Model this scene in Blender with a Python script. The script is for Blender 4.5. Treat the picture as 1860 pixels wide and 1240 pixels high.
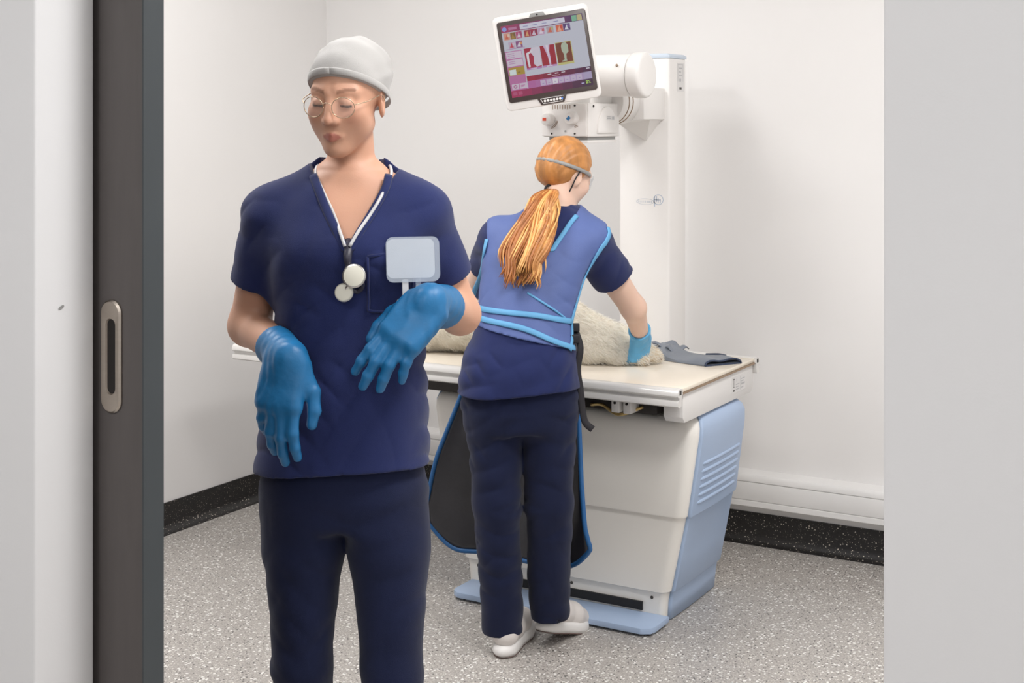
import bpy, bmesh, math, random
import numpy as np
from mathutils import Vector, Matrix

for o in list(bpy.data.objects):
    bpy.data.objects.remove(o, do_unlink=True)
scene = bpy.context.scene
COL = scene.collection
R = math.radians
random.seed(7)
rng = np.random.default_rng(7)

# ------------------------------------------------------------------ camera
# room axes: +x along the back wall (to the right), +y towards the back wall.
# The photographer stands in the corridor at the origin and looks 30 degrees left of +y.
cam_d = bpy.data.cameras.new('camera')
cam = bpy.data.objects.new('camera', cam_d)
COL.objects.link(cam)
cam.location = (0, 0, 1.55)
cam.rotation_euler = (R(90), 0, R(30))
cam_d.sensor_width = 36.0
cam_d.lens = 36.0 * 2550 / 1860
cam_d.shift_y = -(620 - 220) / 1860.0
cam_d.clip_start = 0.05
scene.camera = cam

# ------------------------------------------------------------------ world, lights, exposure
world = bpy.data.worlds.new('world')
scene.world = world
world.use_nodes = True
world.node_tree.nodes['Background'].inputs[0].default_value = (0.95, 0.97, 1.0, 1)
world.node_tree.nodes['Background'].inputs[1].default_value = 0.6
vs = scene.view_settings
vs.view_transform = 'Standard'
vs.look = 'None'
vs.gamma = 1.0
vs.use_curve_mapping = False
vs.exposure = -1.33

CEIL = 2.80
PANELS = [(-2.75, 2.25, 64), (-0.55, 2.25, 76), (-2.75, 3.45, 36), (-0.55, 3.45, 50), (-1.3, -0.35, 72), (0.9, -0.35, 58)]
for (x, y, p) in PANELS:
    ld = bpy.data.lights.new('ceiling_panel_light', 'AREA')
    ld.shape = 'SQUARE'
    ld.size = 0.56
    ld.energy = p
    ld.color = (1.0, 0.985, 0.972)
    lo = bpy.data.objects.new('ceiling_panel_light', ld)
    COL.objects.link(lo)
    lo.location = (x, y, CEIL - 0.035)

# ------------------------------------------------------------------ materials
def lin(c):
    c = c / 255.0
    return c / 12.92 if c <= 0.04045 else ((c + 0.055) / 1.055) ** 2.4
def rgb(r, g, b):
    return (lin(r), lin(g), lin(b), 1.0)

def new_mat(name):
    m = bpy.data.materials.new(name)
    m.use_nodes = True
    return m, m.node_tree, m.node_tree.nodes['Principled BSDF']

def mat(name, col, rough=0.5, metal=0.0, bump=0.0, bscale=200.0, var=0.0, vscale=3.0, sheen=0.0, coat=0.0, spec=0.5, alpha=1.0, trans=0.0, stretch=(1, 1, 1)):
    m, nt, b = new_mat(name)
    b.inputs['Base Color'].default_value = col
    b.inputs['Roughness'].default_value = rough
    b.inputs['Metallic'].default_value = metal
    b.inputs['Specular IOR Level'].default_value = spec
    b.inputs['Sheen Weight'].default_value = sheen
    b.inputs['Coat Weight'].default_value = coat
    b.inputs['Alpha'].default_value = alpha
    b.inputs['Transmission Weight'].default_value = trans
    tc = nt.nodes.new('ShaderNodeTexCoord')
    mp = nt.nodes.new('ShaderNodeMapping')
    mp.inputs['Scale'].default_value = stretch
    nt.links.new(tc.outputs['Object'], mp.inputs[0])
    nz = nt.nodes.new('ShaderNodeTexNoise')
    nz.inputs['Scale'].default_value = vscale
    nz.inputs['Detail'].default_value = 4
    nt.links.new(mp.outputs[0], nz.inputs['Vector'])
    rp = nt.nodes.new('ShaderNodeValToRGB')
    v = var
    rp.color_ramp.elements[0].position = 0.3
    rp.color_ramp.elements[1].position = 0.7
    rp.color_ramp.elements[0].color = (max(0, col[0] * (1 - v)), max(0, col[1] * (1 - v)), max(0, col[2] * (1 - v)), 1)
    rp.color_ramp.elements[1].color = (min(1, col[0] * (1 + v)), min(1, col[1] * (1 + v)), min(1, col[2] * (1 + v)), 1)
    nt.links.new(nz.outputs['Fac'], rp.inputs[0])
    nt.links.new(rp.outputs[0], b.inputs['Base Color'])
    if bump > 0:
        n2 = nt.nodes.new('ShaderNodeTexNoise')
        n2.inputs['Scale'].default_value = bscale
        n2.inputs['Detail'].default_value = 3
        nt.links.new(mp.outputs[0], n2.inputs['Vector'])
        bp = nt.nodes.new('ShaderNodeBump')
        bp.inputs['Strength'].default_value = bump
        bp.inputs['Distance'].default_value = 0.002
        nt.links.new(n2.outputs['Fac'], bp.inputs['Height'])
        nt.links.new(bp.outputs[0], b.inputs['Normal'])
    return m

def emis(name, col, s=1.0):
    m, nt, b = new_mat(name)
    b.inputs['Base Color'].default_value = (0.01, 0.01, 0.01, 1)
    b.inputs['Roughness'].default_value = 0.35
    b.inputs['Emission Color'].default_value = col
    b.inputs['Emission Strength'].default_value = s
    return m

def speckled(name, base, var_dark, fleck, scale, rough, fleck_cut):
    """safety vinyl: mottled ground with small light flecks"""
    m, nt, b = new_mat(name)
    tc = nt.nodes.new('ShaderNodeTexCoord')
    nz = nt.nodes.new('ShaderNodeTexNoise'); nz.inputs['Scale'].default_value = 160; nz.inputs['Detail'].default_value = 5
    nt.links.new(tc.outputs['Object'], nz.inputs['Vector'])
    r1 = nt.nodes.new('ShaderNodeValToRGB')
    r1.color_ramp.elements[0].position = 0.35; r1.color_ramp.elements[0].color = var_dark
    r1.color_ramp.elements[1].position = 0.65; r1.color_ramp.elements[1].color = base
    nt.links.new(nz.outputs['Fac'], r1.inputs[0])
    col = r1.outputs[0]
    for k, (sc, cut, fc) in enumerate(((scale, fleck_cut, fleck), (scale * 1.7, fleck_cut * 0.9, (fleck[0] * .8, fleck[1] * .78, fleck[2] * .74, 1)), (scale * 1.25, fleck_cut * 0.8, (0.03, 0.028, 0.026, 1)))):
        mp = nt.nodes.new('ShaderNodeMapping'); mp.inputs['Location'].default_value = (k * 3.7, k * 1.3, k * 2.1)
        mp.inputs['Rotation'].default_value = (0, 0, k * 0.7)
        nt.links.new(tc.outputs['Object'], mp.inputs[0])
        vo = nt.nodes.new('ShaderNodeTexVoronoi'); vo.inputs['Scale'].default_value = sc
        nt.links.new(mp.outputs[0], vo.inputs['Vector'])
        # only some of the cells carry a fleck, of varying size
        sep = nt.nodes.new('ShaderNodeSeparateColor'); nt.links.new(vo.outputs['Color'], sep.inputs[0])
        ml = nt.nodes.new('ShaderNodeMath'); ml.operation = 'MULTIPLY'; ml.inputs[1].default_value = cut
        nt.links.new(sep.outputs[0], ml.inputs[0])
        lt = nt.nodes.new('ShaderNodeMath'); lt.operation = 'LESS_THAN'
        nt.links.new(vo.outputs['Distance'], lt.inputs[0]); nt.links.new(ml.outputs[0], lt.inputs[1])
        mx = nt.nodes.new('ShaderNodeMix'); mx.data_type = 'RGBA'
        nt.links.new(lt.outputs[0], mx.inputs['Factor'])
        nt.links.new(col, mx.inputs['A']); mx.inputs['B'].default_value = fc
        col = mx.outputs['Result']
    nt.links.new(col, b.inputs['Base Color'])
    b.inputs['Roughness'].default_value = rough
    bp = nt.nodes.new('ShaderNodeBump'); bp.inputs['Strength'].default_value = 0.25; bp.inputs['Distance'].default_value = 0.001
    nt.links.new(nz.outputs['Fac'], bp.inputs['Height']); nt.links.new(bp.outputs[0], b.inputs['Normal'])
    return m

def attr_mat(name, rough=0.5, sss=0.0, bump=0.15, bscale=400):
    m, nt, b = new_mat(name)
    at = nt.nodes.new('ShaderNodeAttribute'); at.attribute_name = 'tint'
    nt.links.new(at.outputs['Color'], b.inputs['Base Color'])
    b.inputs['Roughness'].default_value = rough
    b.inputs['Subsurface Weight'].default_value = sss
    b.inputs['Subsurface Radius'].default_value = (0.01, 0.004, 0.002)
    tc = nt.nodes.new('ShaderNodeTexCoord')
    n2 = nt.nodes.new('ShaderNodeTexNoise'); n2.inputs['Scale'].default_value = bscale
    nt.links.new(tc.outputs['Object'], n2.inputs['Vector'])
    bp = nt.nodes.new('ShaderNodeBump'); bp.inputs['Strength'].default_value = bump; bp.inputs['Distance'].default_value = 0.001
    nt.links.new(n2.outputs['Fac'], bp.inputs['Height']); nt.links.new(bp.outputs[0], b.inputs['Normal'])
    return m

M = {}
M['wall'] = mat('wall_paint', (0.83, 0.815, 0.805, 1), 0.55, bump=0.05, bscale=300, var=0.01, vscale=2)
M['corridor_wall'] = mat('corridor_paint', (0.80, 0.80, 0.81, 1), 0.6, bump=0.05, bscale=300, var=0.01, vscale=2)
M['ceiling'] = mat('ceiling_paint', (0.86, 0.86, 0.85, 1), 0.7, var=0.01)
M['floor'] = speckled('speckled_vinyl_floor', rgb(188, 183, 178), rgb(150, 144, 139), (0.85, 0.84, 0.81, 1), 88, 0.34, 0.42)
M['skirting'] = speckled('black_speckled_vinyl', rgb(36, 34, 34), rgb(26, 25, 25), (0.55, 0.5, 0.42, 1), 95, 0.4, 0.24)
M['trunking'] = mat('white_upvc', (0.80, 0.79, 0.78, 1), 0.35, var=0.01)
M['door'] = mat('charcoal_door', rgb(84, 79, 78), 0.5, bump=0.05, bscale=60, var=0.05, vscale=8, stretch=(8, 8, 1))
M['door_edge'] = mat('slate_door_edge', rgb(58, 64, 68), 0.45, var=0.04, vscale=6)
M['satin_steel'] = mat('satin_nickel', rgb(196, 186, 175), 0.35, 1.0, var=0.03, vscale=30, stretch=(1, 1, 10))
M['dark'] = mat('matte_black', rgb(26, 25, 26), 0.6, var=0.1)
M['recess'] = mat('handle_recess_shade', rgb(40, 37, 36), 0.5, 0.4, var=0.1)  # near-black tone carries the shade of a deeper pull
M['cream'] = mat('cream_moulded_plastic', rgb(238, 235, 229), 0.42, bump=0.03, bscale=700, var=0.012, vscale=4)
M['white_plastic'] = mat('white_coated_metal', rgb(232, 230, 228), 0.38, var=0.01, vscale=4)
M['machine_white'] = mat('machine_white', rgb(236, 233, 230), 0.4, var=0.01, vscale=4)
M['blue_plastic'] = mat('pale_blue_plastic', rgb(168, 188, 217), 0.42, bump=0.02, bscale=700, var=0.02, vscale=4)
M['pale_blue_cap'] = mat('very_pale_blue_plastic', rgb(198, 210, 224), 0.42, var=0.01)
M['tabletop'] = mat('cream_laminate', rgb(238, 228, 212), 0.22, var=0.015, vscale=2)
M['rail'] = mat('white_anodised_rail', rgb(226, 224, 221), 0.3, 0.15, var=0.01)
M['brown_edge'] = mat('brown_core_edge', rgb(150, 128, 106), 0.6, var=0.05)
M['dark_metal'] = mat('dark_mechanism', rgb(52, 48, 46), 0.5, 0.3, var=0.1, vscale=12)
M['brass'] = mat('brass_cable', rgb(190, 165, 110), 0.35, 0.8, var=0.05)
M['grey_print'] = mat('grey_print', rgb(186, 186, 188), 0.6, var=0.02)
M['pale_print'] = mat('pale_print', rgb(206, 209, 214), 0.6, var=0.02)
M['blue_print'] = mat('pale_blue_print', rgb(186, 196, 212), 0.6, var=0.02)
M['dark_print'] = mat('dark_print', rgb(70, 66, 62), 0.6, var=0.02)
M['sticker'] = mat('sticker_paper', rgb(222, 220, 219), 0.5, var=0.02)
M['navy_print'] = mat('blue_lettering', rgb(110, 136, 180), 0.5, var=0.02)
M['scrub'] = mat('navy_scrub_cotton', rgb(34, 43, 88), 0.85, bump=0.35, bscale=1100, var=0.12, vscale=9, sheen=0.15, spec=0.2)
M['trouser'] = mat('navy_trouser_cotton', rgb(22, 29, 58), 0.85, bump=0.35, bscale=1100, var=0.12, vscale=9, sheen=0.1, spec=0.2)
M['vest'] = mat('blue_apron_cloth', rgb(88, 105, 158), 0.6, bump=0.2, bscale=500, var=0.08, vscale=7, spec=0.3)
M['trim'] = mat('light_blue_binding', rgb(96, 160, 205), 0.6, bump=0.2, bscale=600, var=0.05)
M['apron_black'] = mat('black_vinyl_lining', rgb(44, 44, 50), 0.32, bump=0.4, bscale=40, var=0.15, vscale=14)
M['apron_trim'] = mat('royal_blue_binding', rgb(32, 92, 148), 0.5, var=0.08)
M['glove_dark'] = mat('blue_nitrile', rgb(22, 104, 156), 0.45, bump=0.35, bscale=90, var=0.10, vscale=20, spec=0.5)
M['glove_light'] = mat('light_blue_nitrile', rgb(92, 168, 212), 0.42, bump=0.35, bscale=90, var=0.08, vscale=20)
M['shoe'] = mat('white_trainer', rgb(222, 216, 212), 0.5, bump=0.2, bscale=500, var=0.04, vscale=12)
M['shoe_sole'] = mat('white_rubber_sole', rgb(232, 230, 228), 0.45, var=0.03)
M['shoe_tread'] = mat('grey_rubber_tread', rgb(110, 92, 86), 0.7, var=0.05)
M['cap'] = mat('pale_grey_cap_cloth', rgb(176, 174, 172), 0.9, bump=0.25, bscale=700, var=0.03, vscale=14, sheen=0.2)
M['ginger'] = mat('ginger_hair', rgb(190, 130, 72), 0.45, bump=0.5, bscale=60, var=0.28, vscale=40, stretch=(1, 1, 0.12))
M['ginger_light'] = mat('copper_blond_hair', rgb(228, 172, 104), 0.42, bump=0.3, bscale=60, var=0.2, vscale=40, stretch=(1, 1, 0.12))
M['ginger_dark'] = mat('auburn_hair', rgb(166, 102, 50), 0.45, bump=0.3, bscale=60, var=0.2, vscale=40, stretch=(1, 1, 0.12))
M['brown_hair'] = mat('light_brown_hair', rgb(150, 104, 74), 0.5, bump=0.4, bscale=60, var=0.2, vscale=40)
M['skin'] = attr_mat('skin', 0.5, 0.12)
M['eye_white'] = mat('eye_white', rgb(225, 218, 212), 0.2, var=0.02)
M['iris'] = mat('brown_iris', rgb(70, 46, 34), 0.2, var=0.1)
M['wire'] = mat('thin_gold_wire', rgb(196, 176, 150), 0.25, 0.9, var=0.03)
M['lens'] = mat('clear_lens', (1, 1, 1, 1), 0.02, alpha=0.08, var=0.0)
M['grey_plastic'] = mat('grey_plastic', rgb(150, 150, 148), 0.4, var=0.03)
M['steth_tube'] = mat('pale_grey_tubing', rgb(196, 196, 198), 0.35, var=0.03)
M['steth_dark'] = mat('charcoal_tubing', rgb(44, 44, 58), 0.4, var=0.05)
M['chrome'] = mat('polished_steel', rgb(210, 208, 204), 0.2, 1.0, var=0.02)
M['chest_face'] = mat('ivory_diaphragm', rgb(226, 224, 210), 0.35, var=0.03)
M['badge'] = mat('white_badge_card', rgb(226, 228, 232), 0.3, var=0.02)
M['clear_plastic'] = mat('clear_badge_sleeve', rgb(200, 210, 222), 0.15, alpha=0.35, var=0.0)
M['fur'] = mat('cream_fur', rgb(252, 247, 238), 0.8, bump=0.6, bscale=140, var=0.10, vscale=25)
M['fur_coat'] = mat('cream_undercoat', rgb(250, 244, 233), 0.8, bump=0.6, bscale=140, var=0.06, vscale=25)
M['fur_tan'] = mat('tan_fur', rgb(226, 196, 156), 0.8, bump=0.6, bscale=140, var=0.15, vscale=25)
M['claw'] = mat('brown_claw', rgb(120, 78, 48), 0.4, var=0.1)
M['nose'] = mat('black_nose', rgb(40, 34, 34), 0.35, var=0.1)
M['slate_cloth'] = mat('slate_vinyl', rgb(122, 128, 138), 0.45, bump=0.3, bscale=60, var=0.1, vscale=10)
M['slate_dark'] = mat('dark_slate_binding', rgb(46, 58, 82), 0.5, var=0.1)
M['strap'] = mat('black_webbing', rgb(30, 28, 34), 0.7, bump=0.3, bscale=700, var=0.1)
M['bezel'] = mat('dark_brown_grey_bezel', rgb(72, 62, 60), 0.3, var=0.03)
M['light_frame'] = mat('light_frame', (0.85, 0.85, 0.85, 1), 0.4, var=0.01)
M['diffuser'] = emis('light_diffuser', (1, 0.98, 0.95, 1), 3.0)
M['red_mark'] = mat('red_sticker', rgb(222, 76, 44), 0.5, var=0.02)
M['blue_mark'] = mat('blue_sticker', rgb(58, 128, 184), 0.5, var=0.02)

# fur lets some light through
for k in ('fur', 'fur_tan'):
    nt = M[k].node_tree; b = nt.nodes['Principled BSDF']; out = nt.nodes['Material Output']
    tl = nt.nodes.new('ShaderNodeBsdfTranslucent'); tl.inputs[0].default_value = (0.96, 0.92, 0.84, 1)
    mx = nt.nodes.new('ShaderNodeMixShader'); mx.inputs[0].default_value = 0.45
    nt.links.new(b.outputs[0], mx.inputs[1]); nt.links.new(tl.outputs[0], mx.inputs[2]); nt.links.new(mx.outputs[0], out.inputs[0])

# ------------------------------------------------------------------ object helpers
def link(o, parent=None):
    COL.objects.link(o)
    if parent is not None:
        o.parent = parent
    return o

def tag(o, label=None, cat=None, group=None, kind=None):
    if label: o['label'] = label
    if cat: o['category'] = cat
    if group: o['group'] = group
    if kind: o['kind'] = kind
    return o

def empty(name, loc=(0, 0, 0), rz=0.0):
    o = bpy.data.objects.new(name, None)
    o.location = loc
    o.rotation_euler = (0, 0, rz)
    o.empty_display_size = 0.05
    return link(o)

def from_bm(name, bm, m, parent=None, smooth=False, loc=None, rot=None):
    me = bpy.data.meshes.new(name)
    bmesh.ops.recalc_face_normals(bm, faces=bm.faces[:])
    bm.to_mesh(me); bm.free()
    if m is not None: me.materials.append(m)
    if smooth:
        me.shade_smooth()
    o = bpy.data.objects.new(name, me)
    if loc is not None: o.location = loc
    if rot is not None: o.rotation_euler = rot
    return link(o, parent)

def from_data(name, verts, faces, m, parent=None, smooth=True, loc=None):
    me = bpy.data.meshes.new(name)
    me.from_pydata([tuple(map(float, v)) for v in verts], [], [tuple(map(int, f)) for f in faces])
    me.update()
    if m is not None: me.materials.append(m)
    if smooth: me.shade_smooth()
    o = bpy.data.objects.new(name, me)
    if loc is not None: o.location = loc
    return link(o, parent)

def smooth_angle(o, deg=35):
    me = o.data
    me.shade_smooth()
    bm = bmesh.new(); bm.from_mesh(me)
    for e in bm.edges:
        if len(e.link_faces) == 2 and e.calc_face_angle(0) > R(deg):
            e.smooth = False
    bm.to_mesh(me); bm.free()
    return o

def box_bm(x0, x1, y0, y1, z0, z1, bev=0.0, seg=2, bm=None):
    b = bmesh.new()
    bmesh.ops.create_cube(b, size=1.0)
    for v in b.verts:
        v.co = Vector(((x0 + x1) / 2 + v.co.x * (x1 - x0), (y0 + y1) / 2 + v.co.y * (y1 - y0), (z0 + z1) / 2 + v.co.z * (z1 - z0)))
    if bev > 0:
        bmesh.ops.bevel(b, geom=b.edges[:], offset=bev, segments=seg, affect='EDGES', profile=0.5)
    if bm is None:
        return b
    me = bpy.data.meshes.new('tmp'); b.to_mesh(me); b.free(); bm.from_mesh(me); bpy.data.meshes.remove(me)
    return bm

def box(name, x0, x1, y0, y1, z0, z1, m, parent=None, bev=0.0, seg=2):
    o = from_bm(name, box_bm(x0, x1, y0, y1, z0, z1, bev, seg), m, parent)
    if bev > 0: smooth_angle(o, 50)
    return o

def cyl(name, p0, p1, r0, m, parent=None, r1=None, n=32, bev=0.0, seg=2):
    p0 = Vector(p0); p1 = Vector(p1); L = (p1 - p0).length
    bm = bmesh.new()
    bmesh.ops.create_cone(bm, cap_ends=True, segments=n, radius1=r0, radius2=r0 if r1 is None else r1, depth=L)
    if bev > 0:
        ed = [e for e in bm.edges if len(e.link_faces) == 2 and any(len(f.verts) > 4 for f in e.link_faces)]
        bmesh.ops.bevel(bm, geom=ed, offset=bev, segments=seg, affect='EDGES', profile=0.5)
    rot = (p1 - p0).to_track_quat('Z', 'Y').to_matrix().to_4x4()
    bmesh.ops.transform(bm, matrix=Matrix.Translation((p0 + p1) / 2) @ rot, verts=bm.verts[:])
    o = from_bm(name, bm, m, parent)
    return smooth_angle(o, 40)

def prism(name, pts, axis, a0, a1, m, parent=None, bev=0.0):
    """closed 2-D outline extruded along an axis. axis x: pts=(y,z); y: (x,z); z: (x,y)"""
    def mk(p, a):
        return {'x': (a, p[0], p[1]), 'y': (p[0], a, p[1]), 'z': (p[0], p[1], a)}[axis]
    bm = bmesh.new()
    va = [bm.verts.new(mk(p, a0)) for p in pts]
    vb = [bm.verts.new(mk(p, a1)) for p in pts]
    n = len(pts)
    bm.faces.new(va); bm.faces.new(vb[::-1])
    for i in range(n):
        bm.faces.new((va[i], vb[i], vb[(i + 1) % n], va[(i + 1) % n]))
    bmesh.ops.recalc_face_normals(bm, faces=bm.faces[:])
    if bev > 0:
        bmesh.ops.bevel(bm, geom=bm.edges[:], offset=bev, segments=2, affect='EDGES', profile=0.5)
    o = from_bm(name, bm, m, parent)
    return smooth_angle(o, 40)

def rrect(w, h, r, n=6, cx=0.0, cy=0.0):
    pts = []
    for (sx, sy, a0) in ((1, 1, 0), (-1, 1, 90), (-1, -1, 180), (1, -1, 270)):
        for k in range(n + 1):
            a = R(a0 + 90 * k / n)
            pts.append((cx + sx * (w / 2 - r) + r * math.cos(a), cy + sy * (h / 2 - r) + r * math.sin(a)))
    return pts

def catmull(pts, sub=8):
    P = [np.array(p, float) for p in pts]
    if len(P) < 3:
        return [P[0] + (P[-1] - P[0]) * t for t in np.linspace(0, 1, sub + 1)]
    out = []
    Q = [2 * P[0] - P[1]] + P + [2 * P[-1] - P[-2]]
    for i in range(1, len(Q) - 2):
        p0, p1, p2, p3 = Q[i - 1], Q[i], Q[i + 1], Q[i + 2]
        for k in range(sub):
            t = k / sub
            out.append(0.5 * ((2 * p1) + (-p0 + p2) * t + (2 * p0 - 5 * p1 + 4 * p2 - p3) * t * t + (-p0 + 3 * p1 - 3 * p2 + p3) * t ** 3))
    out.append(P[-1])
    return out

def sweep_data(pts, ra, rb=None, normals=None, n=8, taper=None):
    """tube (or flat band when ra != rb) along a poly-line; ra across, rb along the normal"""
    P = np.array(pts, float); K = len(P)
    rb = ra if rb is None else rb
    T = np.gradient(P, axis=0); T /= (np.linalg.norm(T, axis=1)[:, None] + 1e-9)
    if normals is None:
        ref = np.array([0, 0, 1.0]) if abs(T[0][2]) < 0.9 else np.array([1.0, 0, 0])
        N = []
        cur = ref - T[0] * ref.dot(T[0]); cur /= np.linalg.norm(cur)
        for t in T:
            cur = cur - t * cur.dot(t); cur /= (np.linalg.norm(cur) + 1e-9)
            N.append(cur)
        N = np.array(N)
    else:
        N = np.array(normals, float)
        N = N - T * np.sum(N * T, axis=1)[:, None]
        N /= (np.linalg.norm(N, axis=1)[:, None] + 1e-9)
    B = np.cross(T, N)
    a = np.linspace(0, 2 * np.pi, n, endpoint=False)
    s = np.ones(K) if taper is None else np.array(taper, float)
    V = P[:, None, :] + (np.cos(a)[None, :, None] * B[:, None, :] * ra + np.sin(a)[None, :, None] * N[:, None, :] * rb) * s[:, None, None]
    V = V.reshape(-1, 3)
    F = []
    for i in range(K - 1):
        for j in range(n):
            F.append((i * n + j, i * n + (j + 1) % n, (i + 1) * n + (j + 1) % n, (i + 1) * n + j))
    F.append(tuple(range(n))[::-1]); F.append(tuple((K - 1) * n + j for j in range(n)))
    return V, F

def tube(name, pts, ra, m, parent=None, rb=None, normals=None, n=8, taper=None, sub=6):
    if sub: 
        if normals is not None:
            normals = catmull(normals, sub)
        pts = catmull(pts, sub)
    if taper is not None and len(taper) != len(pts):
        taper = np.interp(np.linspace(0, 1, len(pts)), np.linspace(0, 1, len(taper)), taper)
    V, F = sweep_data(pts, ra, rb, normals, n, taper)
    return from_data(name, V, F, m, parent)

# ------------------------------------------------------------------ implicit surfaces (for bodies, cloth, fur)
def smin(a, b, k):
    h = np.clip(0.5 + 0.5 * (b - a) / k, 0, 1)
    return b * (1 - h) + a * h - k * h * (1 - h)
def smax(a, b, k):
    return -smin(-a, -b, k)
def cone(P, a, b, ra, rb):
    a = np.array(a, np.float32); b = np.array(b, np.float32)
    d = b - a
    t = np.clip(((P - a) @ d) / (d @ d), 0, 1)
    q = P - a - t[:, None] * d
    return np.sqrt((q * q).sum(1)) - (ra + (rb - ra) * t)
def ball(P, c, r):
    q = P - np.array(c, np.float32)
    return np.sqrt((q * q).sum(1)) - r
def ell(P, c, r, Rm=None):
    q = P - np.array(c, np.float32)
    if Rm is not None: q = q @ Rm
    r = np.array(r, np.float32)
    k0 = np.sqrt(((q / r) ** 2).sum(1)); k1 = np.sqrt(((q / (r * r)) ** 2).sum(1)) + 1e-6
    return k0 * (k0 - 1) / k1
def chain(P, pts, rs, k=0.02):
    d = None
    for i in range(len(pts) - 1):
        c = cone(P, pts[i], pts[i + 1], rs[i], rs[i + 1])
        d = c if d is None else smin(d, c, k)
    return d
def loft(P, tab, ex=2.3):
    """stack of super-elliptic sections; tab rows: z, cx, cy, half width, half depth"""
    t = np.array(tab, float); z = P[:, 2]
    cx, cy, a, b = (np.interp(z, t[:, 0], t[:, i]) for i in (1, 2, 3, 4))
    u = np.abs((P[:, 0] - cx) / a) ** ex + np.abs((P[:, 1] - cy) / b) ** ex
    d = (u ** (1 / ex) - 1) * np.minimum(a, b)
    return smax(d, np.maximum(t[0, 0] - z, z - t[-1, 0]), 0.02)

def dense(tab, n=24):
    """smooth the section table with a Catmull-Rom spline"""
    return [tuple(r) for r in catmull(tab, 6)]

def surfnet(f, lo, hi, h):
    lo = np.array(lo, float); hi = np.array(hi, float)
    n = np.ceil((hi - lo) / h).astype(int) + 1
    # coarse pass to find where the surface runs
    s = 4
    nc = (n + s - 1) // s + 1
    g = np.meshgrid(*[lo[i] + np.arange(nc[i]) * h * s for i in range(3)], indexing='ij')
    Fc = f(np.stack([q.ravel() for q in g], 1).astype(np.float32)).reshape(nc)
    near = np.abs(Fc) < h * s * 2.2
    up = lambda A: np.repeat(np.repeat(np.repeat(A, s, 0), s, 1), s, 2)
    half = s // 2
    idx = [np.clip((np.arange(n[i]) + half) // s, 0, nc[i] - 1) for i in range(3)]
    nearf = near[np.ix_(*idx)]
    F = Fc[np.ix_(*idx)].astype(np.float32)
    w = np.argwhere(nearf)
    F[nearf] = f((lo + w * h).astype(np.float32))
    # make sure the border is outside
    for ax in range(3):
        sl = [slice(None)] * 3
        sl[ax] = 0; F[tuple(sl)] = np.maximum(F[tuple(sl)], h)
        sl[ax] = -1; F[tuple(sl)] = np.maximum(F[tuple(sl)], h)
    S = F < 0
    c = [n[i] - 1 for i in range(3)]
    cnt = np.zeros(c, np.int8)
    for dx in (0, 1):
        for dy in (0, 1):
            for dz in (0, 1):
                cnt += S[dx:dx + c[0], dy:dy + c[1], dz:dz + c[2]]
    act = (cnt > 0) & (cnt < 8)
    cells = np.argwhere(act)
    vid = -np.ones(c, np.int64)
    vid[act] = np.arange(len(cells))
    acc = np.zeros((len(cells), 3)); num = np.zeros(len(cells))
    corners = [(0, 0, 0), (1, 0, 0), (0, 1, 0), (1, 1, 0), (0, 0, 1), (1, 0, 1), (0, 1, 1), (1, 1, 1)]
    val = [F[cells[:, 0] + q[0], cells[:, 1] + q[1], cells[:, 2] + q[2]] for q in corners]
    for i in range(8):
        for j in range(i + 1, 8):
            d = np.array(corners[j]) - np.array(corners[i])
            if np.abs(d).sum() != 1: continue
            m = (val[i] < 0) != (val[j] < 0)
            t = np.where(m, val[i] / (val[i] - val[j] + 1e-12), 0)
            acc += np.where(m[:, None], np.array(corners[i]) + t[:, None] * d, 0)
            num += m
    V = lo + (cells + acc / num[:, None]) * h
    faces = []
    for ax in range(3):
        u, v = (ax + 1) % 3, (ax + 2) % 3
        sl0 = [slice(None)] * 3; sl1 = [slice(None)] * 3
        sl0[ax] = slice(0, -1); sl1[ax] = slice(1, None)
        ch = S[tuple(sl0)] != S[tuple(sl1)]
        e = np.argwhere(ch)
        e = e[(e[:, u] > 0) & (e[:, v] > 0) & (e[:, u] < c[u]) & (e[:, v] < c[v])]
        ins = S[e[:, 0], e[:, 1], e[:, 2]]
        def cell(du, dv):
            q = e.copy(); q[:, u] -= du; q[:, v] -= dv
            return vid[q[:, 0], q[:, 1], q[:, 2]]
        Q = np.stack([cell(1, 1), cell(0, 1), cell(0, 0), cell(1, 0)], 1)
        Q[~ins] = Q[~ins][:, ::-1]
        faces.append(Q)
    return V, np.concatenate(faces)

def relax(V, F, it=1, lam=0.5):
    n = len(V)
    e = np.concatenate([F[:, [0, 1]], F[:, [1, 2]], F[:, [2, 3]], F[:, [3, 0]]])
    deg = np.bincount(e.ravel(), minlength=n)
    for _ in range(it):
        A = np.zeros_like(V)
        for k in range(3):
            A[:, k] = np.bincount(e[:, 0], V[e[:, 1], k], n) + np.bincount(e[:, 1], V[e[:, 0], k], n)
        V = V + lam * (A / np.maximum(deg, 1)[:, None] - V)
    return V

def sdf_obj(name, f, lo, hi, h, m, parent=None, it=1, tint=None):
    V, F = surfnet(f, lo, hi, h)
    V = relax(V, F, it)
    me = bpy.data.meshes.new(name)
    nV, nF = len(V), len(F)
    me.vertices.add(nV); me.vertices.foreach_set('co', V.astype(np.float32).ravel())
    me.loops.add(nF * 4); me.loops.foreach_set('vertex_index', F.astype(np.int32).ravel())
    me.polygons.add(nF); me.polygons.foreach_set('loop_start', np.arange(0, nF * 4, 4, dtype=np.int32))
    me.update(calc_edges=True)
    me.validate()
    me.materials.append(m)
    me.shade_smooth()
    if tint is not None:
        at = me.attributes.new('tint', 'FLOAT_COLOR', 'POINT')
        c = np.ones((len(me.vertices), 4), np.float32); c[:, :3] = tint(V)
        at.data.foreach_set('color', c.ravel())
    o = bpy.data.objects.new(name, me)
    link(o, parent)
    return o

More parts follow.
